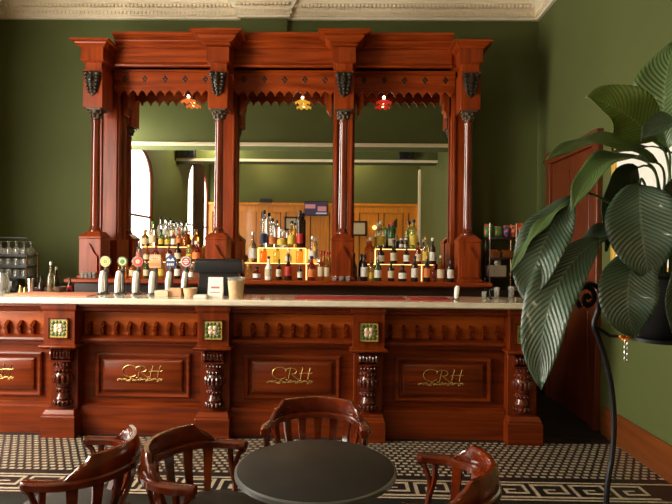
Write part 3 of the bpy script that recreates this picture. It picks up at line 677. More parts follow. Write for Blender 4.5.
BOT = [
 # ---- left bay
 (145, 7.5, 229, 246, 2, 'squat', 'glass_honey', 'label_cream', 'cap_gold', 'squat honey bottle with cream label at the left end of the upper step, left mirror', GL),
 (152.7, 7.5, 221, 246, 2, 'bord', 'glass_pale', 'label_cream', 'cap_green', 'bottle with bright green cap and cream label, left mirror riser', GL),
 (160, 4.6, 217, 238, 3, 'std', 'glass_clear', 'label_white', 'cap_black', 'clear black-capped spirit bottle, first of the back row from the left, left mirror', GL),
 (164.6, 4.6, 216.5, 238, 3, 'std', 'glass_clear', 'label_white', 'cap_black', 'tallest clear black-capped bottle of the back row, left mirror', GL),
 (168.2, 4.0, 220, 238, 3, 'std', 'glass_clear', None, 'cap_black', 'unlabelled clear bottle in the back row, third from the left, left mirror', GL),
 (172, 4.2, 220.5, 238, 3, 'std', 'glass_clear', 'label_white', 'cap_black', 'clear bottle in the back row, fourth from the left, left mirror', GL),
 (176.2, 4.4, 220, 238, 3, 'std', 'glass_clear', 'label_white', 'cap_black', 'clear bottle in the back row, second from its right end, left mirror', GL),
 (180.6, 4.4, 219.5, 238, 3, 'std', 'glass_clear', 'label_white', 'cap_black', 'clear bottle at the right end of the back row, left mirror', GL),
 (161, 5.2, 229, 246, 2, 'std', 'glass_green', 'label_yellow', 'cap_black', 'short dark green bottle with yellow label in front of the clear row, left mirror', GL),
 (167.5, 5.2, 231, 246, 2, 'squat', 'glass_lime', 'label_yellow', 'cap_gold', 'small lime yellow bottle in the middle of the upper step, left mirror', GL),
 (173.6, 5.4, 229, 246, 2, 'squat', 'glass_amber', 'label_white', 'cap_gold', 'amber bottle with white label beside the orange bottle, left mirror', GL),
 (179, 5.2, 228, 246, 2, 'bord', 'glass_orange', 'label_orange', 'cap_red', 'bright orange bottle on the upper step, left mirror', GL),
 (186, 8.0, 227, 246, 2, 'squat', 'glass_amber', None, 'cap_silver', 'wide amber decanter bottle at the right end of the upper step, left mirror', GL),
 (139, 5.5, 243, 263, 1, 'bord', 'glass_clear', 'label_pink', 'cap_silver', 'clear bottle with pink label at the left end of the lower step, left mirror', GL),
 (146.5, 6, 248, 263, 1, 'std', 'glass_amber', 'label_cream', 'cap_gold', 'amber bottle half hidden behind the red tap badge', GL),
 (156, 6, 247, 263, 1, 'std', 'glass_red', 'label_red', 'cap_red', 'dark red bottle half hidden behind the square tap badge', GL),
 (169, 6, 246, 263, 1, 'std', 'glass_red', 'label_white', 'cap_black', 'dark bottle half hidden behind the navy tap badge', GL),
 (178, 6.8, 244, 263, 1, 'bord', 'glass_dark', 'label_cream', 'cap_black', 'dark bottle with cream label on the lower step, left mirror', GL),
 (189.5, 7, 246, 263, 1, 'jar', 'glass_lime', 'label_yellow', 'cap_gold', 'bright yellow canister bottle on the lower step, left mirror', GL),
 (196.5, 8.5, 243, 264, 1, 'squat', 'glass_red', 'label_orange', 'cap_white', 'red amber bottle with tall white cap at the right end, left mirror', GL),
 (119.5, 3.6, 251, 271, 0, 'std', 'glass_amber', None, 'cap_gold', 'slim amber bottle nearest the first pedestal behind the taps', GL),
 (126.5, 3.6, 251, 271, 0, 'std', 'glass_amber', None, 'cap_black', 'slim amber bottle just right of the green tap badge', GL),
 (133, 7.5, 263, 281, 0, 'std', 'glass_orange', 'label_cream', 'cap_gold', 'orange bottle standing behind the third beer tap', GL),
 (146.5, 6.2, 262, 281, 0, 'std', 'glass_green', 'label_cream', 'cap_black', 'green bottle on the ledge behind the square tap badge', GL),
 (161.5, 6, 260, 281, 0, 'bord', 'glass_honey', 'label_yellow', 'cap_gold', 'honey bottle on the ledge between square and navy badges', GL),
 (177.5, 6, 262, 281, 0, 'bord', 'glass_dark', 'label_white', 'cap_black', 'dark bottle on the ledge behind the navy and white round badges', GL),
 (191.5, 6, 266, 281, 0, 'squat', 'glass_pale', 'label_white', 'cap_white', 'pale bottle on the ledge right of the white round badge', GL),
 # ---- middle bay
 (263.7, 6.4, 210, 247.5, 2, 'tall', 'glass_clear', 'label_navy', 'cap_black', 'tallest clear bottle with navy label, upper step, middle mirror', GM_),
 (272, 6.4, 218, 247.5, 2, 'tall', 'glass_clear', 'label_orange', 'cap_black', 'tall clear bottle with orange label beside the navy one, middle mirror', GM_),
 (281.5, 9.5, 229, 247.5, 2, 'flask', 'glass_clear', 'label_yellow', 'cap_silver', 'round-bellied clear flask in the centre of the upper step, middle mirror', GM_),
 (291.5, 8.0, 220.5, 247.5, 2, 'bord', 'glass_honey', 'label_yellow', 'cap_black', 'honey yellow bottle right of the round flask, middle mirror', GM_),
 (299.8, 6.6, 210, 247.5, 2, 'tall', 'glass_dark', 'label_red', 'cap_black', 'tall dark bottle at the right end of the upper step, middle mirror', GM_),
 (252.7, 8.4, 232, 263, 1, 'long', 'glass_clear', 'label_white', 'cap_silver', 'tall clear white-labelled bottle at the left end of the lower step, middle mirror', GM_),
 (263.5, 7, 248.5, 263, 1, 'jar', 'glass_orange', None, 'cap_gold', 'short orange bottle first along the glowing lower step, middle mirror', GM_),
 (276.5, 7, 248.5, 263, 1, 'jar', 'glass_lime', None, 'cap_gold', 'short lime bottle second along the glowing lower step, middle mirror', GM_),
 (288.5, 6.5, 248.5, 263, 1, 'squat', 'glass_pale', 'label_white', 'cap_white', 'short pale bottle third along the glowing lower step, middle mirror', GM_),
 (299.5, 7.6, 248.5, 263, 1, 'jar', 'glass_honey', None, 'cap_gold', 'short honey bottle last along the glowing lower step, middle mirror', GM_),
 (312.3, 9.2, 236, 263, 1, 'cone', 'glass_clear', 'label_white', 'cap_white', 'white cone-shaped bottle on the lower step, middle mirror', GM_),
 (248.8, 6, 264.5, 279.7, 0, 'jar', 'glass_honey', None, 'cap_gold', 'square yellow bottle on the ledge left of the short red one', GM_),
 (256.8, 8, 266.5, 279.7, 0, 'squat', 'glass_red', 'label_white', 'cap_black', 'short dark red bottle with white label on the ledge, middle mirror', GM_),
 (268.5, 7.4, 256, 279.7, 0, 'long', 'white_enamel', 'label_cream', 'cap_black', 'opaque cream white bottle on the ledge, middle mirror', GM_),
 (279, 6, 259, 279.7, 0, 'long', 'glass_dark', 'label_cream', 'cap_black', 'slim dark bottle with small cream label on the ledge, middle mirror', GM_),
 (288.2, 7.4, 253.5, 279.7, 0, 'long', 'glass_dark', 'label_red', 'cap_black', 'long-necked dark bottle with red label on the ledge, middle mirror', GM_),
 (300, 5.2, 264, 279.7, 0, 'bord', 'glass_dark', 'label_white', 'cap_gold', 'small bottle with white label on the ledge, middle mirror', GM_),
 (311.5, 8.4, 256, 280.2, 0, 'std', 'glass_red', 'label_orange', 'cap_black', 'brown bottle with orange label beneath the white cone bottle', GM_),
 (320.8, 6.2, 250, 279.7, 0, 'long', 'glass_amber', 'label_cream', 'cap_red', 'amber bottle with red top next to the brown one, middle mirror', GM_),
 (327, 6.0, 251, 279.7, 0, 'long', 'glass_honey', 'label_cream', 'cap_red', 'amber bottle with red top beside the third pedestal', GM_),
 # ---- right bay
 (380.3, 7.8, 221, 248.7, 2, 'bord', 'glass_pale', 'label_yellow', 'cap_silver', 'pale yellow bottle at the left end of the upper step, right mirror', GR),
 (391.8, 7.6, 222, 248.7, 2, 'tall', 'glass_green', 'label_cream', 'cap_red', 'dark bottle with bright red cap on the upper step, right mirror', GR),
 (401, 3.6, 238, 248.7, 2, 'jar', 'glass_dark', 'label_white', 'cap_white', 'left one of two tiny white-labelled jars, right mirror', GR),
 (405.8, 3.6, 238, 248.7, 2, 'jar', 'glass_dark', 'label_white', 'cap_white', 'right one of two tiny white-labelled jars, right mirror', GR),
 (413.3, 8.4, 219, 248.7, 2, 'bord', 'glass_lime', 'label_yellow', 'cap_black', 'lime bottle with yellow label at the right end of the upper step, right mirror', GR),
 (370.2, 7.8, 239, 265.2, 1, 'std', 'glass_orange', 'label_orange', 'cap_white', 'bright orange bottle with white cap left of the riser, right mirror', GR),
 (380.8, 7, 247, 265.2, 1, 'bord', 'glass_dark', 'label_white', 'cap_black', 'dark white-labelled bottle first along the lower step, right mirror', GR),
 (393.6, 7, 241, 265.2, 1, 'long', 'glass_dark', 'label_cream', 'cap_black', 'dark bottle with pinkish cream label second along the lower step, right mirror', GR),
 (406.5, 6.4, 245, 265.2, 1, 'long', 'glass_dark', 'label_white', 'cap_black', 'dark white-labelled bottle third along the lower step, right mirror', GR),
 (418, 6.2, 243, 265.2, 1, 'bord', 'glass_red', 'label_cream', 'cap_black', 'dark red bottle last along the lower step, right mirror', GR),
 (425.3, 6.4, 238, 265.2, 1, 'bord', 'glass_pale', 'label_yellow', 'cap_gold', 'pale yellow bottle right of the riser, right mirror', GR),
 (432.2, 6.2, 238.5, 265.2, 1, 'bord', 'glass_dark', 'label_white', 'cap_white', 'dark bottle with tall white cap right of the riser, right mirror', GR),
 (353.8, 6.4, 254, 281.4, 0, 'long', 'glass_dark', None, 'cap_black', 'unlabelled dark bottle next to the third pedestal, right mirror', GR),
 (364, 7.2, 255, 281.4, 0, 'bord', 'glass_dark', 'label_white', 'cap_black', 'dark bottle with tall white label second on the ledge, right mirror', GR),
 (371.3, 5, 263, 281.4, 0, 'jar', 'glass_lime', 'label_yellow', 'cap_black', 'small lime bottle between two white-labelled bottles on the ledge', GR),
 (377.8, 7.2, 257.5, 281.4, 0, 'bord', 'glass_green', 'label_white', 'cap_silver', 'green bottle with tall white label right of the small lime one', GR),
 (391, 6.6, 261.5, 281.4, 0, 'bord', 'glass_dark', 'label_cream', 'cap_black', 'dark bottle with cream label left of the squat one on the ledge', GR),
 (402.5, 8.4, 265, 281.4, 0, 'squat', 'glass_dark', 'label_white', 'cap_black', 'squat dark bottle with broad white label on the ledge, right mirror', GR),
 (414.5, 7, 256, 281.4, 0, 'bord', 'glass_dark', 'label_white', 'cap_black', 'tall dark bottle with white label right of the squat one', GR),
 (427, 7, 256, 281.4, 0, 'std', 'glass_dark', 'label_orange', 'cap_gold', 'dark bottle with orange label on the ledge, right mirror', GR),
 (434, 5, 264, 281.4, 0, 'std', 'glass_red', None, 'cap_red', 'small dark red bottle between the orange and cream labels', GR),
 (440.5, 7.4, 255, 281.4, 0, 'long', 'glass_amber', 'label_cream', 'cap_silver', 'amber bottle with tall cream label second from the fourth pedestal', GR),
 (450.2, 6.8, 258, 281.4, 0, 'bord', 'glass_dark', 'label_white', 'cap_black', 'dark bottle with square white label nearest the fourth pedestal', GR),
]
for b_ in BOT:
    kw = {}
    if b_[5] == 'tall': kw = dict(l0=.12, l1=.38)
    if b_[6] == 'glass_dark' and b_[4] == 0: kw = dict(l0=.16, l1=.52)
    bottle(*b_, **kw)

# ------------------------------------------------------------------ small glassware
def tumbler_mesh(h, r0, r1):
    return MB().lathe([(1e-6, 0), (r0, 0), (r1, h), (r1-.003, h), (r0-.003, .008), (1e-6, .008)], (0, 0, 0), 14)
def tumbler(px, D, z, h, r, label, group, inv=False):
    x = P(px, 260, D).x
    o = tumbler_mesh(h, r*.8, r).build('tumbler', 'glass_drink')
    o.location = (x, D, z)
    if inv: o.rotation_euler = (PI, 0, 0); o.location.z = z+h
    return tag(o, label, 'glass', group)
for k, px in enumerate((82.5, 86.3, 90.2, 94.2)):
    tumbler(px, 5.42, 1.20, .065, .018, ['leftmost shot glass in front of the first pedestal', 'second shot glass from the left by the first pedestal', 'third shot glass from the left by the first pedestal', 'rightmost shot glass in front of the first pedestal'][k], 'shot glasses by the first pedestal')
for k, px in enumerate((334.5, 341.5, 348)):
    tumbler(px, 5.42, 1.20, .05, .026, ['left small tumbler on the ledge before the third pedestal', 'middle small tumbler on the ledge before the third pedestal', 'right small tumbler on the ledge before the third pedestal'][k], 'tumblers by the third pedestal')

# glass rack at far left: two shelves over the counter, upturned stemmed glasses
rk = thing('glass_rack', 'wire rack full of glasses at the far left of the back counter', 'rack', (-3.55, 5.6, 1.10))
gx0, gx1 = -4.0, bx(33, 5.6)
def Rk(mb, n, m_): o = mb.build(n, m_, rk); o.location = -rk.location
LV = [1.27, 1.43, 1.63]
zlev = [P(15, 255.5, 5.6).z, P(15, 266.5, 5.6).z, P(15, 277, 5.6).z]     # upper shelf, middle shelf, lower shelf
for z in zlev:
    g = MB()
    g.box(gx0, gx1, 5.49, 5.71, z-.010, z-.002); g.box(gx0, gx1, 5.485, 5.495, z-.014, z+.012); g.box(gx0, gx1, 5.705, 5.715, z-.014, z+.012)
    x = gx0
    while x < gx1: g.box(x, x+.006, 5.49, 5.71, z-.004, z); x += .05
    Rk(g, 'shelf', 'cap_black')
for (x, y) in ((gx0+.01, 5.5), (gx1-.01, 5.5), (gx0+.01, 5.70), (gx1-.01, 5.70)):
    Rk(MB().tube([(x, y, 1.10), (x, y, zlev[0]+.02)], .006, 8), 'post', 'chrome')
Rk(MB().box(gx0, gx1, 5.485, 5.49, P(15, 238, 5.6).z-.01, P(15, 238, 5.6).z), 'rail', 'cap_black')
for x in (gx0+.01, gx1-.01): Rk(MB().tube([(x, 5.487, zlev[0]), (x, 5.487, P(15, 238, 5.6).z)], .005, 6), 'rail_post', 'cap_black')
wine = MB().lathe([(.026, 0), (.036, .035), (.034, .06), (.018, .078), (.005, .084), (.004, .128), (.008, .132), (.034, .137), (.034, .140), (1e-6, .140)], (0, 0, 0), 16)
pint = MB().lathe([(.036, 0), (.033, .04), (.026, .078), (1e-6, .078)], (0, 0, 0), 16)
for lv, (z, mbp, hh, word) in enumerate([(zlev[0], wine, .14, 'stemmed glass'), (zlev[1], pint, .105, 'tumbler'), (zlev[2], pint, .105, 'tumbler')]):
    me = None
    for rowi, yy in enumerate((5.54, 5.65)):
        k = 0; x = gx1-.05
        while x > -3.97:
            if me is None: o = mbp.build('stemmed_glass' if lv == 0 else 'tumbler', 'glass_drink'); me = o.data
            else: o = bpy.data.objects.new('stemmed_glass' if lv == 0 else 'tumbler', me); COL.objects.link(o)
            o.location = (x, yy, z); o['category'] = 'glass'
            o['group'] = '%ss on the %s shelf of the rack' % (word, ['top', 'middle', 'bottom'][lv])
            o['label'] = 'upturned %s, %s from the right, %s row, %s shelf of the glass rack' % (word, ['first', 'second', 'third', 'fourth', 'fifth', 'sixth', 'seventh', 'eighth', 'ninth', 'tenth'][k], ['front', 'back'][rowi], ['top', 'middle', 'bottom'][lv])
            k += 1; x -= .082
# clutter at the left end, on back counter
def jug(name, lab, cat, px, D, z, prof, mat, cap=None):
    x = P(px, 270, D).x
    o = MB().lathe(prof, (0, 0, 0), 16).build(name, mat); o.location = (x, D, z); return tag(o, lab, cat)
bottle(50.5, 6.2, 262, 293, None, 'long', 'glass_pale', None, 'cap_silver', 'slim pale bottle on the bar left of the beer taps', 'bottles at the left end of the bar', z=ZT, D=4.72)
bottle(56, 5.5, 263.5, 289, None, 'bord', 'glass_dark', None, 'cap_silver', 'dark silver-topped bottle behind the pale slim one, left of the taps', 'bottles at the left end of the bar', z=ZT, D=4.76)
jug('bowl', 'low brass-coloured bowl on the bar left of the beer taps', 'bowl', 60, 4.66, ZT, [(1e-6, 0), (.03, 0), (.05, .03), (.055, .055), (.05, .055), (.03, .012), (1e-6, .01)], 'capital_gilt')
jug('ice_bucket', 'small pale cylinder pot under the glass rack at the far left', 'pot', 31, 4.70, ZT, [(1e-6, 0), (.026, 0), (.03, .12), (.026, .12), (.022, .01), (1e-6, .01)], 'chrome')
for k, (px, h, lab) in enumerate([(20.5, .07, 'small brass spout standing at the far left of the bar, left of its twin'), (25, .055, 'small brass spout at the far left of the bar, right of its twin')]):
    jug('spout', lab, 'spout', px, 4.55, ZT, [(1e-6, 0), (.016, 0), (.012, .01), (.007, h), (1e-6, h)], 'cap_gold')
jug('tumbler', 'clear upturned goblet on the bar at the left frame edge', 'glass', 3, 4.62, ZT, [(1e-6, 0), (.05, 0), (.05, .1), (.042, .15), (.03, .17), (1e-6, .175)], 'glass_drink')
jug('jug', 'dark round jug on the bar at far left beneath the rack', 'jug', 13.5, 4.70, ZT, [(1e-6, 0), (.03, 0), (.042, .03), (.04, .08), (.03, .1), (.034, .11), (1e-6, .11)], 'black_plastic')
bottle(41, 5.5, 277, 293, None, 'squat', 'glass_dark', None, 'cap_black', 'short dark bottle between the rack and the pale bottle on the bar', 'bottles at the left end of the bar', z=ZT, D=4.73)
bottle(70, 5, 278, 293, None, 'squat', 'glass_dark', 'label_red', 'cap_black', 'short dark bottle with red label right of the brass bowl', 'bottles at the left end of the bar', z=ZT, D=4.75)

# ------------------------------------------------------------------ beer taps
TAPS = [(101, 106, 'round', ('label_cream', 'label_yellow', 'cap_green'), 'first beer tap from the left with cream and olive round badge'),
        (117, 123, 'round', ('cap_green', 'label_cream', 'cap_green'), 'second beer tap from the left with green-ringed round badge'),
        (134.5, 138.5, 'round', ('label_pink', 'label_red', 'label_cream'), 'third beer tap from the left with pink and red round badge'),
        (151, 155.5, 'square', ('tan', 'label_orange', 'label_cream'), 'fourth beer tap with tan square badge'),
        (167.5, 171, 'shield', ('label_navy', 'label_white', 'label_navy'), 'fifth beer tap with navy and white shield badge'),
        (183.5, 186.5, 'round', ('label_white', 'label_red', 'label_pink'), 'sixth beer tap, white round badge with a red band, beside the till')]
for (hx, bx_, kind, mats, lab) in TAPS:
    D = 4.56
    p = P(hx, 294, D); q = P(bx_, 262, D+.09)
    t = thing('beer_tap', lab, 'beer tap', (p.x, D, ZT), 0, 'beer taps on the bar')
    off = q.x-p.x; zb = q.z-ZT
    hd = MB().tube([(0, 0, .012), (.0, 0, .06), (.004, 0, .12), (.014, 0, .185), (.017, 0, .20)], [.019, .021, .0225, .022, .015], 14)
    hd.build('handle', 'white_enamel', t)
    st = MB().lathe([(.035, 0), (.035, .008), (.022, .014), (.020, .02)], (0, 0, 0), 14)
    st.lathe([(.034, 0), (.034, .01), (.018, .02), (.016, zb-.10), (.024, zb-.09), (.024, zb-.075), (.012, zb-.06), (.012, zb-.03)], (off, .09, 0), 14)
    st.tube([(off, .07, zb-.085), (off, .02, zb-.085), (off-.004, .0, zb-.10)], .009, 8)
    st.build('tap_column', 'tap_steel', t)
    bd = MB()
    if kind == 'round':
        r = .047 if hx != 117 else .041
        bd.lathe([(1e-6, -.011), (r*.9, -.011), (r*.95, -.014), (r*1.04, -.012), (r*1.04, .006), (r*.8, .01), (1e-6, .01)], (off, .09, zb), 24, 3, 'y'); bd.lathe([(1e-6, -.0125), (r*.92, -.0125), (r*.92, -.010), (1e-6, -.010)], (off, .09, zb), 24, 0, 'y')
        bd.lathe([(1e-6, -.014), (r*.78, -.014), (r*.78, -.011), (1e-6, -.011)], (off, .09, zb), 24, 1, 'y')
        bd.lathe([(1e-6, -.016), (r*.50, -.016), (r*.50, -.013), (1e-6, -.013)], (off, .09, zb), 20, 0, 'y')
        if hx == 183.5:
            bd.box(off-.036, off+.036, .072, .076, zb-.012, zb+.012, 1)
            for k in range(5): bd.box(off-.026+k*.011, off-.018+k*.011, .070, .073, zb-.006, zb+.006, 0)
        else:
            for k in range(5):
                a = 2*PI*k/5+PI/2; bd.ball((off+r*.25*math.cos(a), .074, zb+r*.25*math.sin(a)), r*.16, 2, 8, sy=.3)
    elif kind == 'square':
        bd.stack([(off-.048, off+.048, .078, .10, zb-.055), (off-.05, off+.05, .076, .102, zb-.05), (off-.05, off+.05, .076, .102, zb+.05), (off-.04, off+.04, .08, .10, zb+.06)], 0)
        bd.box(off-.038, off+.038, .073, .077, zb+.012, zb+.04, 2); bd.box(off-.038, off+.038, .073, .077, zb-.04, zb-.012, 1)
        for k in range(4): bd.box(off-.03+k*.016, off-.02+k*.016, .071, .074, zb+.018, zb+.034, 1)
    else:
        bd.prism([(off-.042, zb+.03), (off-.02, zb+.045), (off, zb+.065), (off+.02, zb+.045), (off+.042, zb+.03), (off+.042, zb-.05), (off-.042, zb-.05)], 'y', .078, .10, 0)
        bd.prism([(off-.036, zb+.005), (off-.018, zb+.03), (off, zb+.012), (off+.018, zb+.032), (off+.036, zb+.005)], 'y', .074, .079, 1)
        for k in range(4): bd.box(off-.03+k*.016, off-.02+k*.016, .074, .079, zb-.035, zb-.015, 1)
    bd.build('badge', list(mats)+['tap_steel'], t)

# single white tap near the right end
p = P(457.5, 303, 4.40)
t = thing('beer_tap', 'lone short white tap on the right half of the bar', 'beer tap', (p.x, 4.45, ZT))
MB().tube([(0, 0, .012), (.002, 0, .05), (.006, 0, .095), (.010, 0, .115)], [.015, .019, .021, .012], 12).build('handle', 'white_enamel', t)
MB().lathe([(.028, 0), (.028, .008), (.016, .016)], (0, 0, 0), 14).build('tap_base', 'chrome', t)

# ------------------------------------------------------------------ till, napkins, menu, pot, mats
D = 4.62
p0, p1 = P(195, 259, D), P(243, 273, D)
t = thing('till', 'black till terminal on the bar right of the beer taps', 'till', ((p0.x+p1.x)/2, D, ZT))
w = (p1.x-p0.x)/2; zt_, zm = p0.z-ZT, p1.z-ZT
MB().stack([(-w, w, -.05, .06, zm-.005), (-w, w, -.055, .07, zm+.01), (-w*.98, w*.98, -.045, .07, zt_-.02), (-w*.93, w*.93, -.02, .06, zt_)]).build('display_head', 'black_plastic', t, bevel=.006)
MB().stack([(-w*.85, w*.85, -.03, .10, .012), (-w*.80, w*.80, -.02, .09, zm)]).build('stand', 'black_plastic', t, bevel=.006)
MB().stack([(-w*.95, w*.95, -.06, .13, 0), (-w*.95, w*.95, -.06, .13, .008), (-w*.85, w*.85, -.05, .12, .014)]).build('foot', 'black_plastic', t)
p = P(214.5, 300, 4.36)
t = thing('menu_card', 'white folded menu card standing before the till', 'card', (p.x, 4.40, ZT))
MB().prism([(-.03, 0), (.03, 0), (.005, .165), (-.005, .165)], 'x', -.06, .06).build('card_sheet', 'paper', t)
MB().box(-.04, .04, -.0245, -.022, .04, .047).add([(-.035, -.021, .075), (.035, -.021, .075), (.035, -.0185, .09), (-.035, -.0185, .09)], [(0, 1, 2, 3)]).build('print', 'label_pink', t)
p = P(235, 299, 4.36)
t = thing('flower_pot', 'beige clay pot with a clear rim on the bar right of the menu card', 'pot', (p.x, 4.40, ZT))
MB().lathe([(1e-6, 0), (.055, 0), (.068, .14), (.064, .14), (.05, .01), (1e-6, .01)], (0, 0, 0), 20).build('pot_body', 'terracotta', t)
MB().lathe([(.064, .14), (.078, .165), (.075, .167), (.058, .12)], (0, 0, 0), 20).build('rim', 'glass_drink', t)
def boxthing(name, lab, cat, px0, px1, py0, D, dep, mat, group=None, taper=1):
    a, b_ = P(px0, py0, D), P(px1, py0, D); h = a.z-ZT; w = (b_.x-a.x)/2
    o = MB().stack([(-w*taper, w*taper, 0, dep, 0), (-w, w, 0, dep, h*.9), (-w*.95, w*.95, .004, dep-.004, h)]).build(name, mat, bevel=.003)
    o.location = ((a.x+b_.x)/2, D, ZT); return tag(o, lab, cat, group)
boxthing('napkin_box', 'cream napkin box on the bar before the fourth and fifth taps', 'box', 154.5, 168, 291, 4.42, .07, 'label_cream')
boxthing('napkin_box', 'pinkish tan box on the bar between the cream box and the bowl', 'box', 168.4, 181, 288.5, 4.44, .07, 'tan')
p = P(188.5, 297, 4.42)
o = MB().lathe([(1e-6, 0), (.043, 0), (.055, .045), (.058, .07), (.054, .07), (.04, .01), (1e-6, .01)], (0, 0, 0), 18).build('bowl', 'terracotta'); o.location = (p.x, 4.47, ZT)
tag(o, 'tan clay bowl on the bar before the white round tap badge', 'bowl')
boxthing('coaster_stack', 'low white stack of coasters at the foot of the till', 'coasters', 193.5, 206, 295.5, 4.32, .08, 'label_white')
def mat_(name, lab, px0, px1, D0, D1, m_):
    a, b_ = P(px0, 296, (D0+D1)/2).x, P(px1, 296, (D0+D1)/2).x
    o = MB().stack([(a, b_, D0, D1, ZT), (a, b_, D0, D1, ZT+.006), (a+.006, b_-.006, D0+.006, D1-.006, ZT+.009)]).build(name, m_)
    return tag(o, lab, 'bar mat', 'bar mats on the counter')
mat_('bar_mat', 'orange pink bar mat on the bar left of the first tap', 18, 97, 4.33, 4.70, 'cloth_orange')
mat_('bar_mat', 'long red bar mat on the middle of the bar', 296, 404, 4.34, 4.62, 'cloth_red')
mat_('bar_mat', 'short dark red bar mat left of the lone white tap', 409, 449, 4.34, 4.62, 'cloth_red')

# ------------------------------------------------------------------ snack rack on right
sx0, sx1 = bx(486, 5.95), bx(541, 5.95)
sr = thing('snack_rack', 'dark snack rack with three shelves right of the back bar', 'rack', ((sx0+sx1)/2, 5.98, 1.10))
def Sr(mb, n, m_): o = mb.build(n, m_, sr); o.location = -sr.location
zs = [P(500, 238, 5.95).z, P(500, 258, 5.95).z, P(500, 277, 5.95).z]
for z in zs: Sr(MB().box(sx0, sx1, 5.88, 6.08, z-.02, z), 'shelf', 'wood_dark')
for x in (sx0+.02, bx(514, 5.95), sx1-.02):
    Sr(MB().tube([(x, 5.885, 1.10), (x, 5.885, zs[0]+.15)], .008, 8), 'post', 'chrome'); Sr(MB().tube([(x, 6.07, 1.10), (x, 6.07, zs[0]+.15)], .008, 8), 'post', 'chrome')
def packet(px, w, py, z, m_, lab, g, tilt=0):
    D = 5.97; x = P(px, 250, D).x; W = w*D/F/2; h = P(px, py, D).z-z
    o = MB()
    rows = [(0, .05, .9), (.04, .30, .94), (.15, .62, .97), (.4, .80, 1), (.65, .70, .98), (.85, .32, .97), (.90, .07, 1), (1, .05, 1.02)]
    n = 16; vs = []; fs = []
    for i, (q, d, c) in enumerate(rows):
        for k in range(n):
            a = 2*PI*k/n; vs.append((W*c*math.copysign(abs(math.cos(a))**.7, math.cos(a)), d*.055*math.sin(a)*(1+.15*math.sin(5*a+i)), q*h+.004*math.sin(3*a+i)*(i > 0)))
    for i in range(len(rows)-1):
        for k in range(n): fs.append((i*n+k, i*n+(k+1) % n, (i+1)*n+(k+1) % n, (i+1)*n+k))
    fs += [tuple(reversed(range(n))), tuple(range((len(rows)-1)*n, len(rows)*n))]
    o.add(vs, fs)
    o = o.build('snack_packet', [m_], angle=60); o.location = (x, D, z); o.rotation_euler = (0, 0, tilt); return tag(o, lab, 'snack packet', g)
g = 'snack packets on the top shelf of the rack'
packet(488.5, 10, 224.5, zs[0], 'snack_green', 'green crisp packet at the left end of the snack rack top shelf', g, .2)
packet(498, 8, 227, zs[0], 'snack_green', 'second green crisp packet on the snack rack, beside the blue one', g, -.2)
packet(506.5, 7, 226, zs[0], 'snack_blue', 'dark blue crisp packet on the snack rack top shelf', g, .1)
packet(513.5, 7, 226, zs[0], 'snack_red', 'red crisp packet on the snack rack top shelf', g, 0)
packet(521.5, 9, 224, zs[0], 'snack_orange', 'orange crisp packet on the snack rack top shelf', g, -.1)
g = 'baskets on the middle shelf of the rack'
for k, (a, b_, lab) in enumerate([(489, 500, 'left wicker basket of snacks on the rack middle shelf'), (501.5, 513, 'middle wicker basket of snacks on the rack'), (515, 526, 'right wicker basket of snacks on the rack, by the leaf')]):
    x0, x1 = bx(a, 5.93), bx(b_, 5.93); z = zs[1]; h = P(500, 250, 5.93).z-z
    t = thing('snack_basket', lab, 'basket', ((x0+x1)/2, 5.97, z), 0, g)
    w = (x1-x0)/2
    MB().stack([(-w*.85, w*.85, -.05, .05, 0), (-w, w, -.06, .06, h*.75), (-w*.9, w*.9, -.055, .055, h*.76)]).build('basket', 'wicker', t)
    s_ = MB()
    for q in range(4): s_.ball((-w*.6+q*w*.4, (-.02, .02)[q % 2], h*.8), .024, n=8, sz=.7)
    s_.build('snacks', 'snack_orange', t)['kind'] = 'stuff'
x0, x1 = bx(487.5, 5.93), bx(506, 5.93); z = zs[2]; h = P(496, 266, 5.93).z-z
t = thing('tissue_box', 'white box with crumpled paper on the bottom shelf of the rack', 'box', ((x0+x1)/2, 5.97, z)); w = (x1-x0)/2
MB().box(-w, w, -.06, .06, 0, h).build('box', 'box_white', t, bevel=.004)
MB().lathe([(.03, h), (.04, h+.03), (.03, h+.045), (.045, h+.06), (1e-6, h+.05)], (.02, 0, 0), 7).build('paper', 'paper', t)
# glasses at the right end of the bar
for k, (px, h, r, D, lab) in enumerate([(484.5, .06, .022, 4.62, 'small upturned glass left of three on the right end of the bar'), (497, .09, .026, 4.68, 'taller glass in the middle of three on the right end of the bar'), (511.5, .10, .028, 4.70, 'glass right of three beside the plant leaf on the bar')]):
    tumbler(px, D, ZT, h, r, lab, 'glasses at the right end of the bar')
t = thing('bottle_pourer', 'small dark metal pourer stand between glasses at the right bar end', 'pourer', (P(490, 300, 4.60).x, 4.60, ZT))
MB().lathe([(.025, 0), (.025, .01), (.008, .015), (.007, .07), (.012, .075), (1e-6, .085)], (0, 0, 0), 12).build('stem', 'black_plastic', t)
MB().tube([(0, 0, .07), (.02, 0, .085), (.03, 0, .08)], .005, 6).build('spout', 'chrome', t)

